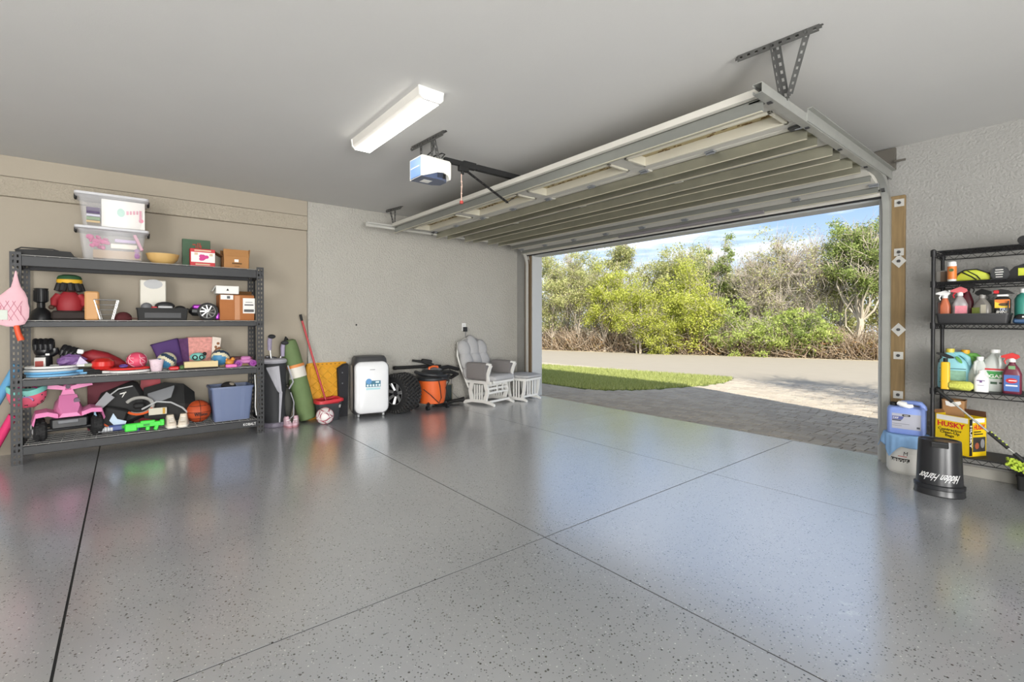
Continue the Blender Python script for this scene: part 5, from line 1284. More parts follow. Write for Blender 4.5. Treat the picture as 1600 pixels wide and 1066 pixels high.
# portable air conditioner
t = thing('air_conditioner', 'white portable air conditioner with dark top and a blue sticker', 'air conditioner', (-6.17, 2.535, 0), 78)
ac_w = mat('gloss white', '#E3E4E6', .22); ac_s = mat('ac side grey', '#9E9C98', .45)
q = MB(); q.loft([xy(rr(.43, .30, .06), .045), xy(rr(.45, .33, .07), .10), xy(rr(.45, .33, .07), .62), xy(rr(.42, .30, .07), .76), xy(rr(.38, .26, .07), .795), xy(rr(.30, .18, .06), .80)]); q.build('case', mat('ac dark', '#3B3B3D', .45), t)
q = MB(); q.loft([yz(rr(.27, .60, .06, 4, .0, .38), -.232), yz(rr(.25, .58, .06, 4, .0, .38), -.236)]); q.build('side_panel', ac_s, t)
q = MB(); q.loft([yz(rr(.27, .60, .06, 4, .0, .38), .232), yz(rr(.25, .58, .06, 4, .0, .38), .236)]); q.build('side_panel', ac_s, t)
q = MB(); rings = []
for f, y in ((1.0, -.14), (1.0, -.185), (.985, -.20), (.94, -.212), (.80, -.222), (.55, -.228)):
    rings.append(xz([(a * f, .392 + (b - .392) * f) for a, b in rr(.43, .675, .085, 7, 0, .392)], y))
q.loft(rings); q.build('front_panel', ac_w, t, ang=60)
q = MB(); q.prism(rr(.445, .69, .09, 7, 0, .392), -.172, -.15, 'xz'); q.build('dark_surround', mat('ac dark', '#3B3B3D'), t)
q = MB(); q.bx(-.085, .105, -.2335, -.226, .405, .485); st = q.build('sticker', mat('sticker teal blue', '#2B6C86', .4), t, smooth=False)
q = MB(); q.prism([(a - .045, b + .478) for a, b in ell(.036, .036, 20)], -.2345, -.228, 'xz'); q.build('sticker_emblem', mat('sticker blue', '#4F8CC0', .4), t, smooth=False)
q = MB()
for k in range(5): q.prism([(a - .06 + .037 * k, b + .425) for a, b in ell(.013, .015, 12)], -.2347, -.2335, 'xz')
q.bx(.04, .085, -.2347, -.2335, .455, .475); q.build('sticker_icons', mat('sticker pale', '#D5E6EA', .4), t, smooth=False)
q = MB(); q.bx(-.08, .10, -.2335, -.227, .368, .392); q.build('pale_sticker_strip', mat('sticker strip', '#A9D3DA', .4), t, smooth=False)
q = MB(); q.bx(-.03, .035, -.2305, -.2275, .625, .632); q.build('badge', grey_p, t, smooth=False)
for x in (-.16, .16):
    for y in (-.11, .11):
        q = MB(); q.cyl((x - .012, y, .024), (x + .012, y, .024), .024, n=12); q.box((x, y, .045), (.04, .04, .02), .004); q.build('caster', lt_grey, t)
# spare wheel
t = thing('spare_wheel', 'knobbly black off road tyre on a black and silver spoked rim', 'wheel', (-6.10, 2.955, 0), 20)
Rm = Matrix.Rotation(RAD(-90), 3, 'X'); R_ = .268
q = MB(); q.lathe([(.15, -.125), (.165, -.14), (.225, -.145), (.252, -.13), (.258, -.10), (.258, .10), (.252, .13), (.225, .145), (.165, .14), (.15, .125), (.145, 0)], 36, (0, 0, R_), R=Rm @ Matrix.Identity(3)); q.f = [f for f in q.f if len(f) < 10]
q.build('tyre', rubber, t)
q = MB(); n = 34
for i in range(n):
    for j, yy in enumerate((-.105, -.063, -.021, .021, .063, .105)):
        a = 2 * math.pi * (i + .5 * (j % 2) + .12 * j) / n
        R = Matrix.Rotation(-a, 3, 'Y') @ Matrix.Rotation(RAD(28 if j % 2 else -28), 3, 'X')
        q.box((.262 * math.sin(a + math.pi / 2), yy, R_ + .262 * math.cos(a + math.pi / 2)), (.022, .044, .027), .004, R)
    for yy in (-.132, .132):
        a = 2 * math.pi * (i + .5) / n; q.box((.246 * math.cos(a), yy, R_ - .246 * math.sin(a)), (.04, .024, .024), .004, Matrix.Rotation(a, 3, 'Y'))
o = q.build('tread', mat('tread rubber', '#2C2B2A', .6), t, smooth=False); o['kind'] = 'stuff'
q = MB(); q.lathe([(.155, -.125), (.15, -.12), (.14, -.06), (.05, -.05), (0, -.05)], 30, (0, 0, R_), R=Rm @ Matrix.Identity(3)); q.lathe([(.155, .125), (.14, .06), (0, .05)], 30, (0, 0, R_), R=Rm @ Matrix.Identity(3)); q.f = [f for f in q.f if len(f) < 10]
rim = q.build('rim', mat('rim black', '#1B1B1D', .35), t)
q = MB()
for k in range(7):
    a = 2 * math.pi * k / 7 + .2
    for da in (-.11, .11): q.tube([(.045 * math.cos(a + da), -.085, R_ + .045 * math.sin(a + da)), (.145 * math.cos(a + da * .8), -.118, R_ + .145 * math.sin(a + da * .8))], [.016, .012], 5)
q.tube([(a, -.123, b + R_) for a, b in ell(.151, .151, 36)], .005, 6, True); q.build('spokes', mat('machined silver', '#B9B9BA', .3, .7), rim)
q = MB(); q.cyl((0, -.10, R_), (0, -.06, R_), .036, n=16); q.build('hub_cap', mat('dark chrome', '#66666A'), rim)
# shop vacuum
t = thing('shop_vacuum', 'orange and black wet dry vacuum with hose and wands stored on top', 'vacuum', (-6.11, 3.46, 0), 90); t.scale = (1.22, 1.22, 1.12)
q = MB(); q.lathe([(.135, .07), (.15, .075), (.165, .20), (.172, .36), (.174, .375), (0, .375), ], 30); q.build('drum', mat('vacuum orange', '#E0652B', .42), t)
q = MB(); q.lathe([(.178, .365), (.19, .372), (.192, .40), (.175, .415), (.15, .42), (.13, .47), (.09, .50), (.0, .505)], 28); q.build('motor_head', mat('vac black', '#26282B', .45), t)
q = MB(); q.tube([(-.05, -.02, .495), (-.05, -.02, .525), (.0, -.02, .54), (.06, -.02, .535), (.07, -.02, .49)], .014, 8); q.build('carry_handle', MATS['vacuum orange'], t)
q = MB(); q.lathe([(.06, .47), (.10, .465), (.11, .495), (.08, .515), (0, .52)], 20, (.03, .02, 0)); q.build('grey_cap', mat('vac grey', '#76797E', .4), t)
q = MB(); q.tube([(.2 * math.cos(RAD(a)), .2 * math.sin(RAD(a)), .40 + .0004 * abs(a)) for a in range(-190, 80, 12)], .022, 10); q.build('hose', mat('vac black', '#26282B'), t)
q = MB(); q.tube([(-.40, .155, .53), (.0, .155, .525), (.2, .14, .515)], .022, 12); q.tube([(-.415, .155, .5305), (-.39, .155, .5295)], .026, 12); q.build('wand', matte_black, t)
q = MB(); q.tube([(-.22, .08, .62), (-.1, .05, .60), (.02, .0, .55)], [.014, .02, .022], 10); q.box((-.05, .04, .605), (.13, .05, .05), .012, rotm(0, 10, -10)); q.build('blower_nozzle', matte_black, t)
q = MB(); q.tube([(.10, -.02, .51), (.22, .0, .52), (.40, .05, .47)], .024, 10); q.tube([(.06, -.08, .47), (.20, -.10, .46), (.32, -.05, .42), (.28, .02, .37), (.20, .05, .37)], .024, 10); q.build('floor_wand', matte_black, t)
q = MB(); q.tube([(.05, -.14, .50), (.12, -.18, .52), (.18, -.16, .47), (.10, -.20, .44), (.12, -.192, .36), (.08, -.185, .28), (.10, -.18, .18), (.13, -.17, .13)], .005, 6); q.tube([(-.02, -.17, .42), (.0, -.185, .30), (.02, -.18, .15), (-.02, -.2, .09), (-.12, -.18, .20), (-.18, -.12, .27)], .005, 6); q.build('power_cord', matte_black, t)
for k in range(4):
    a = RAD(45 + 90 * k); q = MB(); q.tube([(.12 * math.cos(a), .12 * math.sin(a), .085), (.18 * math.cos(a), .18 * math.sin(a), .07)], .02, 8); q.cyl((.185 * math.cos(a) - .014, .185 * math.sin(a), .03), (.185 * math.cos(a) + .014, .185 * math.sin(a), .03), .03, n=12); q.build('caster', black_plastic, t)
q = MB(); q.box((.06, -.183, .40), (.09, .02, .05), .006); q.box((.135, -.14, .375), (.03, .03, .06), .006, rotm(0, 0, 40)); q.build('latch', black_plastic, t)
t = thing('floor_nozzle', 'black vacuum floor nozzle lying on the floor right of the vacuum', 'nozzle', (-6.22, 3.93, 0), 80)
q = MB(); q.tube([(-.16, 0, .03), (.06, 0, .045), (.14, 0, .05)], [.022, .026, .042], 12); q.box((-.24, -.05, .025), (.22, .08, .05), .012); q.build('nozzle_body', matte_black, t)
q = MB(); q.tube([(-.42, -.12, .006), (-.3, -.2, .006), (-.15, -.16, .006), (-.02, -.19, .006)], .006, 6); q.build('loose_cord', matte_black, t)
# small frame behind the vacuum
t = thing('framed_picture', 'small dark framed panel propped against the wall behind the vacuum', 'frame', (-6.37, 3.86, .03), 90)
q = MB(); q.bx(-.09, .09, -.01, .015, -.03, .24, .003); q.build('panel', mat('teal black panel', '#2E3B3C', .4), t, smooth=False)
q = MB()
for a, b, c, d in ((-.1, -.085, -.03, .25), (.085, .1, -.03, .25), (-.1, .1, .238, .25)): q.bx(a, b, -.016, .016, c, d)
q.build('frame', mat('olive frame', '#7A7664', .6), t, smooth=False)

# ---- glider chair
GW = white_paint; cu = mat('grey upholstery', '#B3B2B2', .9, 0, .06, 60, .2, 200); cu_d = mat('grey arm fabric', '#807C7B', .9, 0, .06, 60, .2, 200)
t = thing('glider_chair', 'white wooden glider chair with grey tufted cushions beside the door opening', 'chair', (-5.95, 4.365, 0), 104)
# local: front = -y
for s in (-1, 1):
    q = MB(); x = s * .235
    q.loft([[(x - .015, y, z0), (x + .015, y, z0), (x + .015, y, z1), (x - .015, y, z1)] for y, z0, z1 in ((.30, .0, .025), (.26, .0, .05), (.12, .03, .075), (-.1, .035, .08), (-.24, .02, .065), (-.31, .0, .03))]); q.build('base_runner', GW, t, ang=25)
    q = MB(); q.loft([[(x - .014, y0, z), (x + .014, y0, z), (x + .014, y1, z), (x - .014, y1, z)] for y0, y1, z in ((-.16, -.09, .07), (-.20, -.14, .20), (-.17, -.10, .325))]); q.build('front_post', GW, t, ang=25)
    q = MB(); q.loft([[(x - .014, y0, z), (x + .014, y0, z), (x + .014, y1, z), (x - .014, y1, z)] for y0, y1, z in ((.10, .17, .07), (.14, .20, .20), (.10, .17, .325))]); q.build('rear_post', GW, t, ang=25)
    for k in range(4):
        q = MB(); q.bx(x - .008, x + .008, -.075 + .048 * k, -.055 + .048 * k, .07, .30); q.build('side_slat', GW, t, smooth=False)
    q = MB(); q.bx(x - .016, x + .016, -.25, .26, .315, .365, .006); q.build('seat_rail', GW, t)
for z, y in ((.062, -.22), (.185, -.185), (.245, -.17), (.295, -.155)):
    q = MB(); q.bx(-.235, .235, y - .012, y + .012, z - .016, z + .016, .004); q.build('front_bar', GW, t)
for x in (-.02, .12):
    q = MB(); q.bx(x - .01, x + .01, -.19, -.175, .19, .30); q.build('centre_slat', GW, t, smooth=False)
q = MB(); q.bx(-.235, .235, .15, .174, .10, .14, .004); q.build('rear_bar', GW, t)
q = MB(); q.bx(-.25, .25, -.30, -.275, .335, .375, .006); q.build('seat_front', GW, t)
q = MB(); q.loft([xy(rr(.50, .50, .06, 4, 0, -.06), .372), xy(rr(.54, .54, .08, 4, 0, -.06), .395), xy(rr(.54, .54, .08, 4, 0, -.06), .43), xy(rr(.48, .48, .08, 4, 0, -.06), .452)]); q.build('seat_cushion', cu, t, ang=60)
Mb = Matrix.Translation((0, .18, .375)) @ Matrix.Rotation(RAD(-17), 4, 'X') @ Matrix.Diagonal((1.10, 1, .98, 1))
q = MB()
for s in (-1, 1): q.tube([(s * .2, .075, -.12), (s * .27, .075, .2), (s * .285, .075, .40), (s * .22, .075, .61), (0, .075, .685)], .014, 8)
q.xf(Mb); q.build('back_frame', GW, t)
q = MB()
# tufted back: three columns by two rows of padded pillows
for c in (-1, 0, 1):
    for r, (z0, z1) in enumerate(((.02, .18), (.18, .40), (.40, .645 - .06 * abs(c)))):
        w = .168 if abs(c) == 0 else .165
        q.sph((c * .18, .015, (z0 + z1) / 2), .5, 18, 12, (w * 1.42, .15, (z1 - z0) * 1.55))
q.prism([(a, b) for a, b in ((-.25, .02), (.25, .02), (.27, .38), (.235, .55), (.11, .65), (-.11, .65), (-.235, .55), (-.27, .38))], -.012, .06, 'xz')
q.xf(Mb); q.build('back_cushion', cu, t, ang=180)
for s in (-1, 1):
    q = MB(); x = s * .295
    q.loft([[(x - .016, y - .02, z), (x + .016, y - .02, z), (x + .016, y + .025, z), (x - .016, y + .025, z)] for y, z in ((-.24, .36), (-.225, .45), (-.26, .55), (-.285, .60), (-.25, .635), (-.2, .64))]); q.build('arm_post', GW, t, ang=25)
    q = MB(); q.bx(x - .03, x + .03, -.29, .17, .612, .635, .01); q.build('arm_rest', GW, t)
    q = MB(); q.loft([xz(rr(.10, .25, .035, 4, x, .515), y) for y in (-.215, -.20)] + [xz(rr(.11, .26, .04, 4, x, .515), y) for y in (-.15, .10)] + [xz(rr(.10, .25, .035, 4, x, .515), .15)]); q.build('arm_pad', cu_d, t, ang=50)
    q = MB(); q.cyl((x - s * .01, .14, .55), (x + s * .05, .14, .55), .014, n=8); q.build('knob', GW, t)
# ottoman
t = thing('ottoman', 'white slatted ottoman with grey cushion between the glider chair and the door jamb', 'ottoman', (-5.85, 4.985, 0), 104)
for s in (-1, 1):
    x = s * .19
    q = MB(); q.loft([[(x - .013, y, z0), (x + .013, y, z0), (x + .013, y, z1), (x - .013, y, z1)] for y, z0, z1 in ((.20, .0, .03), (.14, .015, .06), (-.14, .015, .06), (-.21, .0, .03))]); q.build('base_runner', GW, t, ang=25)
    for y, dy in ((-.12, -.03), (.12, .03)):
        q = MB(); q.loft([[(x - .012, yy - .025, z), (x + .012, yy - .025, z), (x + .012, yy + .025, z), (x - .012, yy + .025, z)] for yy, z in ((y, .05), (y + dy, .17), (y + dy * 1.5, .335))]); q.build('post', GW, t)
    for k in range(3):
        q = MB(); q.bx(x - .007, x + .007, -.06 + .05 * k, -.04 + .05 * k, .05, .32); q.build('slat', GW, t, smooth=False)
    q = MB(); q.bx(x - .014, x + .014, -.2, .2, .32, .36, .005); q.build('top_rail', GW, t)
for y in (-.2, .2):
    q = MB(); q.bx(-.2, .2, y - .012, y + .012, .325, .36, .004); q.build('top_bar', GW, t)
q = MB(); q.bx(-.19, .19, -.15, -.13, .06, .09, .003); q.build('base_bar', GW, t)
for x in (-.10, -.04, .03, .10):
    q = MB(); q.bx(x - .012, x + .012, -.165, -.15, .09, .325); q.build('front_slat', GW, t, smooth=False)
q = MB(); q.loft([xy(rr(.42, .42, .06), .36), xy(rr(.46, .47, .08), .38), xy(rr(.45, .46, .08), .405), xy(rr(.36, .36, .08), .42)]); q.build('cushion', cu, t, ang=60)
# outlet and charger
t = thing('wall_outlet', 'white wall outlet above the glider chair', 'outlet', (-6.398, 4.2, 1.17), 90)
q = MB(); q.bx(-.036, .036, -.006, 0, -.06, .06, .002); q.build('cover_plate', white_plastic, t)
q = MB()
for z in (-.022, .028):
    q.bx(-.017, .017, -.009, -.005, z - .014, z + .014, .002)
q.build('socket', mat('socket white', '#D2D2CF', .4), t)
t = thing('charger', 'black plug charger in the wall outlet with a cable hanging behind the chair', 'charger', (-6.375, 4.205, 1.14), 90)
q = MB(); q.bx(-.03, .03, -.035, .012, -.045, .03, .006); q.build('plug', black_plastic, t)
q = MB(); q.tube([(.01, -.01, -.045), (.02, .01, -.2), (.0, .01, -.45), (-.16, .0, -.62), (-.25, .0, -.78), (-.26, -.02, -.98), (-.16, -.03, -1.08), (-.05, -.02, -1.13)], .004, 6); q.build('cable', grey_p, t)

# ================================================================== WIRE SHELF (front wall, right of the door)
wm = mat('black wire enamel', '#1D1D1F', .5, .2)
WX0, WX1, WY0, WY1 = -.812, .10, 4.90, 5.25
WZ = (1.785, 1.545, 1.222, .712, .215)
ws = thing('wire_shelf', 'black five tier wire shelf against the front wall right of the door', 'shelf', (-.356, 5.075, 0))
for x in (WX0, WX1):
    for y in (WY0, WY1):
        q = MB(); q.cyl((x, y, .0), (x, y, 1.81), .0125, n=12); q.sph((x, y, 1.808), .0145, 10, 6, (1, 1, .6))
        for z in WZ: q.cyl((x, y, z - .025), (x, y, z + .022), .0185, n=12)
        q.cyl((x, y, 0), (x, y, .03), .02, n=10); q.build('post', wm, ws, world=True)
for z in WZ:
    for nm, a, b in (('front_truss', (WX0, WY0, z), (WX1, WY0, z)), ('rear_truss', (WX0, WY1, z), (WX1, WY1, z)), ('side_truss', (WX0, WY0, z), (WX0, WY1, z)), ('side_truss', (WX1, WY0, z), (WX1, WY1, z))):
        a, b = Vector(a), Vector(b); q = MB(); up = Vector((0, 0, .012)); dn = Vector((0, 0, -.024))
        q.tube([a + up, b + up], .0045, 6); q.tube([a + dn, b + dn], .004, 6)
        n = int((b - a).length / .035); pts = []
        for k in range(n + 1): pts.append(a + (b - a) * k / n + (up if k % 2 else dn))
        q.tube(pts, .0025, 4); q.build(nm, wm, ws, world=True)
    q = MB()
    for k in range(1, 34): 
        x = WX0 + (WX1 - WX0) * k / 34; q.box((x, (WY0 + WY1) / 2, z + .012), (.0035, WY1 - WY0, .0035))
    for y in (4.99, 5.075, 5.16): q.box(((WX0 + WX1) / 2, y, z + .008), (WX1 - WX0, .005, .005))
    q.build('wire_deck', wm, ws, world=True, smooth=False)['kind'] = 'stuff'
liner = mat('shelf liner', '#2C2D2E', .6)
for z in WZ:
    q = MB(); q.bx(WX0 + .02, WX1 - .02, WY0 + .01, WY1 - .01, z + .0145, z + .0165); q.build('liner_sheet', liner, ws, world=True, smooth=False)
L1, L2, L3, L4, L5 = [z + .017 for z in WZ]
def at(name, label, cat, x, y, z, rz=0, group=None): return thing(name, label, cat, (x, y, z), rz, group)
def plain(name, label, cat, mb, m, x, y, z, rz=0, group=None, ang=38): return tag(mb.build(name, m, None, (x, y, z), (0, 0, RAD(rz)), ang=ang), label, cat, group)
plain('roll', 'dark roll lying on the very top of the wire shelf', 'roll', MB().cyl((0, -.12, .03), (0, .12, .03), .03), matte_black, -.335, 5.05, L1)
# upper tier
t = at('tin_box', 'grey tin box with a brown picture at the left of the second tier', 'box', -.785, 5.1, L2)
q = MB(); q.box((0, 0, .05), (.075, .05, .1), .003); q.build('tin_body', mat('grey tin', '#8D8A85', .4, .3), t); q = MB(); q.box((.012, -.026, .05), (.05, .002, .08)); q.build('picture', mat('brown picture', '#6F5A48', .6, 0, .3, 30), t, smooth=False)
t = at('wipes_canister', 'orange labelled white canister standing by the tin box', 'canister', -.718, 5.0, L2)
q = MB(); q.lathe([(0, 0), (.026, 0), (.027, .01), (.027, .135), (.025, .14), (.025, .155), (.01, .162), (0, .163)], 20); q.build('canister_body', white_plastic, t)
q = MB(); q.lathe([(.0275, .02), (.028, .022), (.028, .118), (.0275, .12)], 20); q.build('label', mat('orange label', '#D67A35', .45, 0, .2, 40), t); q = MB(); q.prism([(a, b + .09) for a, b in ell(.014, .012, 12)], -.0295, -.0275, 'xz'); q.build('label_mark', mat('label dark green', '#49622F', .5), t, smooth=False)
t = at('tool_pouch', 'lime yellow and black zipped pouch on the second tier', 'pouch', -.61, 5.05, L2)
q = MB(); rings = []
for f in (-1, -.95, -.6, -.2, .2, .6, .9, 1):
    h_ = .09 * (1 - .5 * f * f) * (.62 if f < -.7 else 1); w_ = .05 * (1 - .35 * f * f); rings.append([(f * .098, a, max(0, b + h_ / 2)) for a, b in rr(w_ * 2, h_, .018)])
q.loft(rings); q.build('pouch_body', mat('lime fabric', '#B9C23A', .6), t)
q = MB(); q.tube([(-.09, -.03, .05), (-.04, -.042, .085), (.03, -.044, .088), (.09, -.03, .055)], .005, 6); q.tube([(-.05, -.05, .07), (.0, -.052, .035), (.03, -.05, .008)], .005, 6); q.tube([(-.02, -.05, .078), (.03, -.052, .04), (.05, -.05, .01)], .004, 6); q.tube([(.09, -.02, .01), (.098, -.02, .035), (.09, -.02, .06)], .008, 6); q.build('black_zip', matte_black, t)
t = at('cap_case', 'dark grey eight sided plastic case with white lines on the second tier', 'case', -.456, 5.02, L2)
q = MB(); q.prism([(-.05, .035), (-.03, .0), (.035, .0), (.052, .035), (.035, .085), (.02, .095), (-.02, .095), (-.036, .085)], -.03, .03, 'xz'); q.build('case_body', dark_metal, t, smooth=False)
q = MB()
for z, w_ in ((.072, .04), (.055, .045), (.038, .038), (.02, .036)): q.box((-.003, -.031, z), (w_, .002, .006))
q.build('white_lines', paper, t, smooth=False)
t = at('work_light', 'black rounded work lamp with a lime panel at the right of the second tier', 'lamp', -.355, 5.05, L2)
q = MB(); q.loft([xz([(-.065, .0), (-.06, .05), (-.03, .09), (.03, .112), (.09, .112), (.09, 0)], y) for y in (-.04, .04)]); q.build('lamp_body', matte_black, t, ang=20); q = MB(); q.box((.035, -.042, .05), (.09, .004, .055), .001); q.build('lime_panel', mat('lime panel', '#C3CC36', .5), t, smooth=False)
# middle tier caddy and bottles
t = at('caddy', 'black plastic caddy filled with spray bottles on the middle tier', 'caddy', -.60, 5.03, L3)
q = MB(); q.tub(.385, .20, .40, .22, .075, .004, .02, .004, .01); q.build('caddy_body', mat('caddy black', '#29292B', .5), t)
for s in (-1, 1):
    q = MB(); q.loft([xz([(s * .196, .06), (s * .196, .165), (s * .190, .165), (s * .190, .06)][::s], y) for y in (-.09, .05)]); q.build('end_plate', mat('caddy black', '#29292B'), t, smooth=False)
def sprayer(name, label, x, y, z, body, w, d, h, head, neck=None, lab=None, rz=0, hs=1.0, cat='spray bottle', al=None, trig=None):
    t = at(name, label, cat, x, y, z, rz)
    q = MB(); q.loft([xy(rr(w * .92, d * .92, d * .3), 0), xy(rr(w, d, d * .35), .01), xy(rr(w, d, d * .35), h * .62), xy(rr(w * .7, d * .85, d * .35), h * .80), xy(rr(.034, .034, .016), h * .93), xy(rr(.030, .030, .014), h)]); q.build('bottle', body, t)
    q = MB(); q.lathe([(0, h - .006), (.018, h - .006), (.018, h + .018), (.014, h + .022), (0, h + .023)], 14); q.build('collar', neck or head, t)
    q = MB(); q.loft([xz([(-.042 * hs, .042), (-.05 * hs, .036), (-.048 * hs, .026), (-.02 * hs, .018), (.02 * hs, .016), (.034 * hs, .03), (.030 * hs, .046), (0, .054 * hs)], y_) for y_ in (-.012, .012)]); q.xf(Matrix.Translation((0, 0, h)))
    q.build('spray_head', head, t, ang=25)
    q = MB(); q.tube([(-.022 * hs, 0, h + .022), (-.034 * hs, 0, h + .0), (-.028 * hs, 0, h - .022)], [.006, .005, .004], 6); q.build('trigger', trig or head, t)
    q = MB(); q.cyl((-.056 * hs, 0, h + .032), (-.044 * hs, 0, h + .033), .008, n=8); q.build('nozzle', neck or head, t)
    if lab:
        q = MB(); q.box((0, -d / 2 - .0005, h * .33), (w * .78, .002, h * .5)); q.build('label', lab, t, smooth=False)
    return t
sprayer('spray_bottle', 'white trigger spray bottle with an orange body at the left of the caddy', -.765, 5.05, L3 + .02, mat('amber bottle', '#C06A48', .4), .07, .05, .185, white_plastic)
sprayer('spray_bottle', 'clear spray bottle with a red and white trigger head in the caddy', -.675, 5.03, L3 + .02, mat('clear bottle', '#B9B2B2', .15, alpha=.5), .09, .05, .20, mat('cherry red', '#B81E2C', .4), white_plastic, mat('pink print label', '#C76A78', .5, 0, .3, 50), 20, 1.2)
sprayer('spray_bottle', 'dark red bottle with a black spray head behind the red headed one', -.645, 5.10, L3 + .02, mat('wine bottle', '#5E1826', .35), .08, .05, .24, matte_black, None, None, 180, 1.2)
t = sprayer('spray_bottle', 'clear grey bottle with a black head and green sticker in the middle of the caddy', -.548, 5.0, L3 + .02, mat('smoke bottle', '#77736E', .2), .10, .055, .175, matte_black, mat('silver collar', '#8D8A86', .4), None, 160, 1.2)
q = MB(); q.box((.025, .029, .055), (.045, .003, .09)); q.build('green_sticker', mat('olive sticker', '#6F7A38', .5, 0, .4, 40), t, smooth=False)
q = MB(); q.box((-.02, .0285, .07), (.03, .003, .10)); q.build('pale_sticker', mat('cream sticker', '#B9B3A2', .5), t, smooth=False)
t = at('spray_bottle', 'black bottle with an orange and yellow label at the right of the caddy', 'spray bottle', -.44, 4.99, L3 + .02)
q = MB(); q.loft([xy(rr(.08, .055, .015), 0), xy(rr(.084, .058, .015), .02), xy(rr(.084, .058, .015), .155), xy(rr(.06, .05, .015), .172), xy(rr(.03, .03, .013), .18)]); q.build('bottle', matte_black, t)
q = MB(); q.box((0, -.03, .124), (.078, .002, .062)); lb = q.build('label', mat('label orange red', '#DE7A2C', .45), t, smooth=False)
q = MB(); q.prism([(-.038, .094), (.038, .094), (.038, .105), (-.01, .125), (-.038, .14)], -.0322, -.0305, 'xz'); q.build('label_flash', mat('label yellow', '#E7C031', .45), t, smooth=False)
q = MB(); q.prism([(a + .008, b + .118) for a, b in ell(.028, .011, 16)], -.0332, -.032, 'xz'); q.build('label_emblem', mat('emblem brown', '#4C3B22', .5), t, smooth=False)
text('TIRE', .045, .020, mat('label blue white', '#C9D2E6', .5), t, (.008, -.0325, .083), shear=.2, bold=.02); text('SHINE', .06, .018, paper, t, (.0, -.0325, .064), shear=.2, bold=.02)
q = MB(); q.box((0, 0, .185), (.06, .045, .015), .004); q.build('white_neck', white_plastic, t)
q = MB(); q.loft([xz([(-.05, .19), (-.045, .22), (-.01, .232), (.03, .222), (.062, .195), (.03, .198), (0, .19)], y) for y in (-.014, .014)]); q.build('spray_head', matte_black, t, ang=25)
q = MB(); q.box((-.033, -.016, .212), (.03, .01, .025), .004); q.build('trigger', red_pl, t)
t = at('bottle', 'teal bottle at the right end of the middle tier', 'bottle', -.345, 5.1, L3)
q = MB(); q.lathe([(0, 0), (.042, 0), (.045, .01), (.045, .18), (.03, .21), (.016, .22), (.016, .25), (0, .25)], 20); q.build('bottle_body', mat('teal bottle', '#3F8E80', .35), t)
q = MB(); q.lathe([(.0, .225), (.018, .225), (.018, .255), (0, .256)], 14); q.build('cap', white_plastic, t)
t = at('sponge_case', 'low blue and black rounded case at the front right of the middle tier', 'case', -.345, 4.98, L3 - .002)
q = MB(); q.box((0, 0, .02), (.085, .06, .04), .012); q.build('case_base', mat('case blue', '#38587E', .5), t); q = MB(); q.sph((0, 0, .035), .04, 14, 8, (1, .7, .9)); q.build('case_dome', matte_black, t); q = MB(); q.box((.015, -.028, .05), (.02, .004, .01)); q.build('white_mark', paper, t)
# fourth tier
def handled_jug(name, label, x, y, z, w, d, h, body, capm, labm, rz=0, hole=True, lm=None):
    t = at(name, label, 'jug', x, y, z, rz)
    q = MB(); q.loft([xy(rr(w * .95, d * .95, d * .25), 0), xy(rr(w, d, d * .3), .015), xy(rr(w, d, d * .3), h * .55), xy(rr(w * .9, d * .9, d * .3, 4, w * -.02), h * .68), xy(rr(w * .5, d * .6, d * .2, 4, -w * .12), h * .86), xy(rr(.05, .05, .02, 4, -w * .12), h * .93)]); q.build('jug_body', body, t)
    q = MB(); q.lathe([(0, 0), (.026, 0), (.026, .03), (0, .031)], 16, (-w * .12, 0, h * .93)); q.build('cap', capm, t)
    q = MB(); q.tube([(0, 0, h * .90), (w * .22, 0, h * .90), (w * .40, 0, h * .80), (w * .45, 0, h * .64), (w * .42, 0, h * .52)], [.016, .018, .019, .018, .016], 10); q.build('handle', body, t)
    q = MB(); q.box((0, -d / 2 - .0008, h * .30), (w * .8, .002, h * .34)); q.build('label', labm, t, smooth=False)
    return t
t = handled_jug('detergent_jug', 'pale turquoise jug with a green label at the left of the fourth tier', -.715, 5.09, L4, .19, .12, .30, mat('pale turquoise', '#8CC6D0', .4), mat('jug cap yellow', '#CFC04A', .4), mat('jug label green', '#86B09A', .5, 0, .35, 35))
q = MB(); q.prism([(a + .035, b + .225) for a, b in [(x_ * .7 + y_ * -.4, y_ * .8 + x_ * -.25) for x_, y_ in ell(.022, .032, 16)]], -.056, -.03, 'xz'); q.build('grip_hole', mat('jug green', '#5E9E4E', .5), t)
q = MB(); q.box((0, -.0625, .155), (.155, .002, .006)); q.box((-.0, -.0625, .045), (.155, .002, .006)); q.build('label_line', mat('label teal', '#2F6468', .5), t, smooth=False)
t = handled_jug('detergent_jug', 'green jug standing behind the pale turquoise jug', -.64, 5.17, L4, .17, .10, .29, mat('leaf green jug', '#6FAE56', .4), yellow, mat('leaf green jug', '#6FAE56'))
t = at('pump_bottle', 'slim yellow bottle with a black spray head in front of the turquoise jug', 'spray bottle', -.745, 4.95, L4)
q = MB(); q.loft([xy(rr(.052, .045, .012), 0), xy(rr(.052, .045, .012), .20), xy(rr(.045, .04, .012), .21)]); q.build('bottle', mat('bright yellow', '#E0B41E', .4), t)
q = MB(); q.cyl((0, 0, .208), (0, 0, .24), .014, n=12); q.loft([xz([(-.055, .272), (-.05, .282), (.0, .275), (.045, .252), (.048, .24), (.02, .238), (-.01, .25)], y) for y in (-.012, .012)]); q.tube([(-.02, 0, .25), (-.038, 0, .225), (-.04, 0, .205)], .005, 6); q.build('spray_head', matte_black, t)
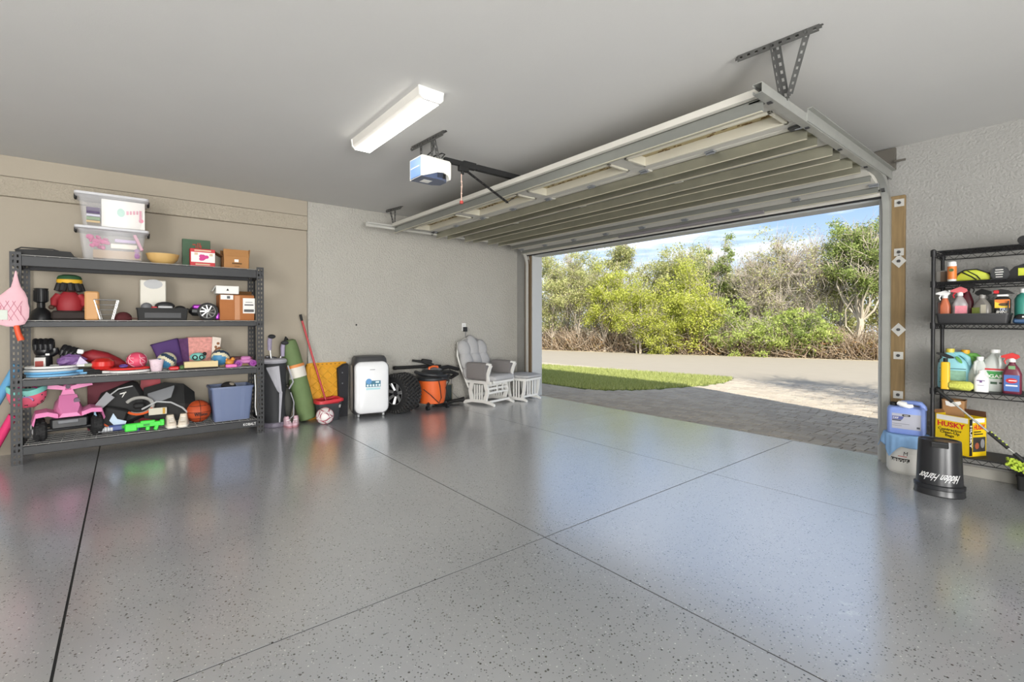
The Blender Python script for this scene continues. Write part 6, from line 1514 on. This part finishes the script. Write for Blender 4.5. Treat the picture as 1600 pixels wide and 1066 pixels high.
plain('sponge', 'pale lime yellow sponge block on the front edge of the fourth tier', 'sponge', MB().box((0, 0, .034), (.15, .07, .068), .02), mat('lime sponge', '#C9CC5E', .9, 0, .12, 60, .6, 90), -.66, 4.95, L4)
milk = mat('milky plastic', '#D6DBD6', .35, alpha=.8)
t = at('jug', 'milky white handled jug with a narrow neck in the middle of the fourth tier', 'jug', -.565, 5.07, L4)
q = MB(); q.loft([xy(rr(.12, .10, .03), 0), xy(rr(.13, .11, .04), .02), xy(rr(.13, .11, .04), .12), xy(rr(.085, .08, .035), .19), xy(rr(.036, .036, .017), .225), xy(rr(.034, .034, .016), .235)]); q.build('jug_body', milk, t)
q = MB(); q.lathe([(0, .228), (.02, .228), (.02, .255), (0, .256)], 14); q.build('cap', white_plastic, t)
q = MB(); q.tube([(-.01, -.02, .225), (-.02, -.05, .215), (-.022, -.062, .17), (-.02, -.055, .12)], .011, 8); q.build('handle', milk, t)
t = at('jug', 'clear gallon jug with a white cap and green label on the fourth tier', 'jug', -.487, 5.10, L4)
q = MB(); q.loft([xy(rr(.13, .13, .04), 0), xy(rr(.14, .14, .045), .015), xy(rr(.14, .14, .045), .17), xy(rr(.11, .11, .04), .235), xy(rr(.046, .046, .02), .285), xy(rr(.044, .044, .02), .29)]); q.build('jug_body', milk, t)
q = MB(); q.lathe([(0, .288), (.027, .288), (.027, .312), (0, .313)], 16); q.build('cap', white_plastic, t)
q = MB(); q.tube([(.01, -.03, .275), (.03, -.065, .255), (.035, -.075, .21), (.03, -.068, .18)], .012, 8); q.build('handle', milk, t)
q = MB(); q.box((.012, -.0712, .125), (.10, .002, .055)); q.build('green_label', mat('label green', '#3E9247', .5), t, smooth=False)
q = MB(); q.box((.012, -.0712, .167), (.12, .002, .012)); q.build('red_stripe', red_pl, t, smooth=False)
text('GAR', .078, .026, paper, t, (.014, -.0728, .116), bold=.02); q = MB(); q.box((-.0, -.0712, .065), (.035, .002, .018)); q.box((.04, -.0712, .067), (.025, .002, .012)); q.build('small_print', mat('dark green print', '#35513C', .6), t, smooth=False)
t = at('bottle', 'small white bottle with a purple logo in front of the clear jug', 'bottle', -.545, 4.955, L4)
q = MB(); q.loft([xy(rr(.078, .05, .02), 0), xy(rr(.08, .052, .02), .01), xy(rr(.08, .052, .02), .10), xy(rr(.055, .04, .018), .125), xy(rr(.03, .03, .014), .135)]); q.build('bottle_body', white_plastic, t)
q = MB(); q.lathe([(0, .133), (.018, .133), (.018, .16), (0, .161)], 16); q.build('cap', white_plastic, t)
q = MB(); q.box((0, -.027, .085), (.045, .002, .006)); q.box((0, -.027, .076), (.014, .002, .012)); q.box((0, -.027, .05), (.035, .002, .003)); q.build('purple_logo', mat('logo purple', '#6A4A7E', .5), t, smooth=False)
t = sprayer('spray_bottle', 'plum spray bottle with a red trigger head and blue label, fourth tier', -.39, 5.0, L4, mat('plum bottle', '#6A2A3C', .3), .10, .06, .235, mat('trigger red', '#C62A28', .4), white_plastic, mat('label blue', '#4468A8', .45), 0, 1.15)
q = MB(); q.prism([(a, b + .095) for a, b in ell(.03, .018, 16)], -.0335, -.0315, 'xz'); q.build('label_red_oval', red_pl, t, smooth=False)
q = MB(); q.box((0, -.033, .06), (.06, .002, .01)); q.box((.005, -.0345, .096), (.04, .001, .006)); q.build('label_white_line', paper, t, smooth=False); q = MB(); q.box((0, -.025, .185), (.035, .003, .035)); q.build('neck_label', mat('neck green', '#6F9A6A', .5), t, smooth=False)
# bottom tier
t = at('paper_bag', 'brown paper bag with a torn white edge at the back left of the bottom tier', 'bag', -.725, 5.175, L5)
q = MB(); q.loft([xy(rr(.13, .11, .01), 0), xy(rr(.135, .115, .012), .36), xy(rr(.14, .12, .012), .395), xy(rr(.13, .11, .012), .395), xy(rr(.12, .10, .01), .34)]); q.build('bag_body', mat('kraft bag', '#A07850', .85, 0, .08, 14), t, ang=25)
q = MB(); q.prism([(-.045, .385), (-.04, .35), (-.01, .342), (.03, .35), (.05, .37), (.045, .39), (.0, .378)], -.062, -.0585, 'xz'); q.build('torn_edge', paper, t, smooth=False)
t = at('bag_box', 'open yellow carton of contractor clean up bags on the bottom tier', 'box', -.672, 5.052, L5, -26)
yb_ = mat('carton yellow', '#EBC80F', .5)
w_, d_, h_ = .235, .17, .29
q = MB(); q.bx(-w_ / 2, w_ / 2, -d_ / 2, -d_ / 2 + .003, 0, h_); q.bx(-w_ / 2, w_ / 2, d_ / 2 - .003, d_ / 2, 0, h_); q.bx(-w_ / 2, -w_ / 2 + .003, -d_ / 2, d_ / 2, 0, h_); q.bx(w_ / 2 - .003, w_ / 2, -d_ / 2, d_ / 2, 0, h_); q.bx(-w_ / 2, w_ / 2, -d_ / 2, d_ / 2, 0, .004); q.build('carton_walls', yb_, t, smooth=False)
flap(t, (0, d_ / 2, h_), (w_, 0, 0), (0, -.1, 1), .045, mat('flap brown', '#5A3A26', .9)); flap(t, (-w_ / 2, 0, h_), (0, -d_, 0), (-.4, 0, 1), .03, carton_in)
q = MB(); q.bx(-w_ / 2 + .01, w_ / 2 - .01, -d_ / 2 - .0015, -d_ / 2, h_ - .042, h_ - .004); q.bx(w_ / 2, w_ / 2 + .0015, -d_ / 2 + .03, d_ / 2 - .02, h_ - .035, h_ - .004); q.build('white_flap_edge', paper, t, smooth=False)
ink = mat('ink black', '#1A1712', .6); inkr = mat('ink red', '#D2232A', .5)
text('HUSKY', .19, .040, inkr, t, (-.005, -d_ / 2 - .001, h_ - .072), bold=.03)
text('Contractor\nClean-Up\nBags', .165, .072, ink, t, (-.014, -d_ / 2 - .001, h_ - .138), bold=.02)
q = MB(); q.bx(-.07, .06, -d_ / 2 - .0012, -d_ / 2, .03, .09); q.build('picture', mat('picture brown', '#7A5B42', .6, 0, .4, 40), t, smooth=False)
q = MB(); q.bx(w_ / 2, w_ / 2 + .0012, -d_ / 2, -d_ / 2 + .028, .006, h_ - .006); q.build('black_strip', ink, t, smooth=False)
o = text('HUSKY', .17, .020, paper, t, (w_ / 2 + .0016, -d_ / 2 + .014, .15), bold=.02); o.rotation_euler = Matrix(((0, 0, 1), (0, 1, 0), (-1, 0, 0))).transposed().to_euler() if False else Matrix(((0, 0, 1), (0, 1, 0), (-1, 0, 0))).to_euler()
text('HUSKY', .115, .042, inkr, t, (w_ / 2 + .0016, .014, h_ - .068), (90, 0, 90), bold=.03)
q = MB(); q.bx(w_ / 2, w_ / 2 + .0012, -.04, .03, .182, .190); q.bx(w_ / 2, w_ / 2 + .0012, -.04, .05, .164, .172); q.build('printed_lines', ink, t, smooth=False)
q = MB(); q.bx(w_ / 2, w_ / 2 + .0012, -.05, .075, .035, .145); q.build('side_picture', mat('picture dark', '#3A3734', .6, 0, .5, 40), t, smooth=False)
q = MB(); q.prism([(a + .045, b + .095) for a, b in ell(.02, .035, 12)], w_ / 2 + .001, w_ / 2 + .002, 'yz'); q.build('picture_bag', mat('picture grey', '#8E8E90', .6), t, smooth=False)
q = MB(); q.prism([(a - .01, b + .08) for a, b in ell(.02, .025, 10)], w_ / 2 + .001, w_ / 2 + .002, 'yz'); q.build('picture_glove', mat('picture skin', '#A8593A', .6), t, smooth=False)
# duster pole leaning across the bottom tier
t = thing('duster_pole', 'telescopic duster pole with lime chenille head leaning across the front of the wire shelf', 'duster', (-.55, 4.87, .2))
A, B = Vector((-.775, 4.862, .725)), Vector((-.275, 4.855, .235)); D = B - A
P_ = lambda f: A + D * f
q = MB(); q.tube([P_(.05), P_(.62)], .007, 10); q.tube([P_(.75), P_(.84)], .0055, 10); q.build('tube', galv, t, world=True)
q = MB(); q.tube([P_(0), P_(.17)], .0125, 10); q.tube([P_(.56), P_(.76)], .0125, 10); q.tube([P_(.82), P_(.92)], .014, 10); q.build('grip', matte_black, t, world=True)
q = MB()
for k in range(5): 
    c = P_(.58 + .038 * k) + Vector((.006, -.006, .012)); q.sph(c, .006, 8, 5)
q.build('lime_dots', mat('lime dots', '#B5C64A', .5), t, world=True)
q = MB(); c0 = P_(.93) + Vector((-.03, 0, -.03))
for i in range(150):
    u_ = random.uniform(-.06, .12); q.sph(c0 + Vector((u_, random.uniform(-.03, .03), -.45 * u_ + random.uniform(-.032, .028))), .010, 6, 4)
q.build('chenille_head', mat('chenille lime', '#A8BE3E', .9), t, world=True)
t = thing('storage_bin', 'low black bin on the floor under the right end of the wire shelf', 'bin', (-.295, 5.19, 0))
q = MB(); q.tub(.15, .12, .16, .13, .11, .005, .02, .004, .012); q.build('bin_body', matte_black, t)
# ---- paint bucket, cloth, jug, waste bin
t = at('paint_bucket', 'large white plastic bucket with black printed bands by the door track', 'bucket', -1.005, 5.06, 0)
q = MB(); q.lathe([(0, 0), (.115, 0), (.121, .008), (.135, .29), (.142, .293), (.142, .315), (.136, .318), (.13, .318), (.128, .02), (0, .015)], 36); q.build('bucket_body', mat('bucket white', '#D9D8D3', .4), t)
def wrap(r0, r1, z0, z1, a0, a1, m, name, par, n=14, off=.0012):
    q = MB(); R = []
    for r, z in ((r0, z0), (r1, z1)):
        R.append([((r + off) * math.sin(RAD(a)), -(r + off) * math.cos(RAD(a)), z) for a in np.linspace(a0, a1, n)] + [((r - .001) * math.sin(RAD(a)), -(r - .001) * math.cos(RAD(a)), z) for a in np.linspace(a1, a0, n)])
    q.loft(R); return q.build(name, m, par)
wrap(.1245, .1265, .085, .130, -36, 22, ink, 'black_band', t, off=.003)
def text_wrap(body, r, zc, hh, a0, a1, m, par, shear=0, flip=False, taper=0.0, ry=None):
    o = text(body, 1, 1, m, par, (0, 0, 0), (0, 0, 0), depth=.002, bold=0.0)
    me = o.data; co = np.empty(len(me.vertices) * 3, 'f'); me.vertices.foreach_get('co', co); co = co.reshape(-1, 3)
    u, v, w = co[:, 0].copy(), co[:, 1].copy(), co[:, 2].copy()
    if flip: u, v = -u, -v
    u = u + shear * v
    a = np.radians((a0 + a1) / 2 + u * (a1 - a0)); rad = r + taper * v * hh + .0015 + w
    co[:, 0] = rad * np.sin(a); co[:, 1] = -(rad if ry is None else rad * ry) * np.cos(a); co[:, 2] = zc + v * hh
    me.vertices.foreach_set('co', co.ravel()); me.update(); return o
text_wrap('URPOSE', .1290, .108, .030, -33, 17, paper, t)
text_wrap('M', .1295, .172, .032, 5, 16, ink, t, .15); wrap(.1275, .128, .145, .150, -12, 14, red_pl, 'red_underline', t)
wrap(.119, .1205, .03, .055, 26, 60, mat('dusty label', '#A24A46', .6), 'red_mark', t)
# jug on the bucket
t = at('fluid_jug', 'lavender blue plastic jug with a grey printed label standing on the white bucket', 'jug', -1.0, 5.05, .326, 4)
jb = mat('lavender blue plastic', '#7F95D2', .35)
q = MB(); q.loft([xy(rr(.235, .16, .03), 0), xy(rr(.245, .17, .035), .012), xy(rr(.245, .17, .035), .195), xy(rr(.235, .16, .045), .215), xy(rr(.22, .13, .045), .222)]); q.build('jug_body', jb, t)
q = MB(); q.tube([(-.05, 0, .215), (-.03, 0, .248), (.05, 0, .255), (.09, 0, .25), (.108, 0, .225), (.110, 0, .20)], [.02, .019, .019, .02, .021, .022], 10); q.build('handle', jb, t)
q = MB(); q.lathe([(.0, .215), (.025, .215), (.026, .245), (.022, .248), (0, .249)], 16, (-.085, 0, 0)); q.build('cap', matte_black, t)
q = MB(); q.lathe([(0, 0), (.016, 0), (.024, .02), (.026, .05), (.018, .058), (0, .06)], 16, R=rotm(0, 105, 0)); q.tube([(0, 0, 0), (.03, -.01, -.012), (.075, -.012, -.022), (.10, -.01, -.012)], [.016, .018, .02, .012], 10); q.xf(Matrix.Translation((-.05, -.05, .25))); q.build('white_spout', white_plastic, t)
q = MB(); q.box((.008, -.0858, .105), (.185, .002, .125), .0005); q.build('label', mat('label grey', '#A8A9B4', .5), t, smooth=False)
q = MB(); q.prism([(-.02, .155), (-.013, .147), (.03, .147), (.037, .155), (.03, .163), (-.013, .163)], -.088, -.0868, 'xz'); q.build('black_badge', ink, t, smooth=False)
q = MB(); q.prism([(-.082, .145), (-.005, .145), (-.018, .118), (-.082, .118)], -.088, -.0868, 'xz'); q.build('blue_flash', mat('flash blue', '#4C5590', .5), t, smooth=False)
q = MB(); q.prism([(-.082, .116), (-.02, .116), (-.028, .106), (-.082, .106)], -.088, -.0868, 'xz'); q.bx(.075, .095, -.088, -.0868, .055, .07); q.build('dark_flash', mat('flash dark', '#3A3D45', .5), t, smooth=False)
text('DEF', .036, .014, paper, t, (-.058, -.089, .131)); text('WENS', .03, .008, paper, t, (.008, -.089, .155))
q = MB(); q.bx(-.08, .03, -.0878, -.0868, .082, .085); q.bx(-.08, -.02, -.0878, -.0868, .066, .069); q.build('small_print', grey_p, t, smooth=False)
# blue cloth between the bucket and the jug
q = MB(); nu, nv = 26, 72; top = .3215
V = []
for i in range(nu + 1):
    f = i / nu
    for j in range(nv):
        a = 2 * math.pi * j / nv
        def lobe(c, w): 
            d_ = abs((math.degrees(a) - c + 180) % 360 - 180); return max(0, 1 - (d_ / w)) 
        reach = .150 + .125 * lobe(236, 34) + .10 * lobe(185, 38) + .055 * lobe(270, 60) + .05 * lobe(305, 45) + .03 * lobe(120, 60)
        s = reach * f
        if s < .142: x, y, z = s * math.cos(a), s * math.sin(a), top
        else:
            e_ = s - .142; fold = .010 * math.sin(9 * a + .6) * min(1, e_ / .03) + .45 * e_ * lobe(185, 40)
            r = .144 + abs(fold) + .006; x, y, z = r * math.cos(a), r * math.sin(a), top - e_ * 1.25
        V.append((x, y, z + .0015))
F = [(i * nv + j, i * nv + (j + 1) % nv, (i + 1) * nv + (j + 1) % nv, (i + 1) * nv + j) for i in range(nu) for j in range(nv)]
q.add(V, F); o = plain('blue_cloth', 'light blue cloth draped over the white bucket under the jug', 'cloth', q, mat('light blue cloth', '#8AB2DE', .85, 0, .06, 20), -1.005, 5.06, 0, ang=180)
md = o.modifiers.new('thick', 'SOLIDIFY'); md.thickness = .0025; md.offset = 1
# upturned black bin
t = at('waste_bin', 'glossy black oval bin standing upside down with its white lettering inverted', 'bin', -.722, 4.60, 0, 10)
gb_ = mat('gloss black plastic', '#232427', .28)
def oval(sc, n=40): return [(.125 * sc * math.cos(2 * math.pi * k / n), .098 * sc * math.sin(2 * math.pi * k / n)) for k in range(n)]
q = MB(); q.loft([xy(oval(1.13), .0), xy(oval(1.16), .006), xy(oval(1.14), .012), xy(oval(1.12), .045), xy(oval(1.15), .05), xy(oval(1.16), .075), xy(oval(1.09), .078), xy(oval(1.06), .08)]); q.build('rim', gb_, t, ang=28)
q = MB(); q.loft([xy(oval(1.05), .078), xy(oval(.955), .385), xy(oval(.94), .393), xy(oval(.90), .393), xy(oval(.87), .386), xy(oval(.3), .386)]); q.build('bin_body', gb_, t, ang=30)
q = MB(); q.box((0.0, -.095, .372), (.095, .012, .045), .004); q.build('handle_slot', matte_black, t); q = MB(); q.box((.0, -.098, .384), (.095, .016, .012), .004); q.build('handle_lip', gb_, t)
text_wrap('Hidden Harbor', .1295, .135, .055, -56, 50, mat('lettering white', '#E2E2E2', .6), t, .12, True, -.03, .985 * .098 / .125)
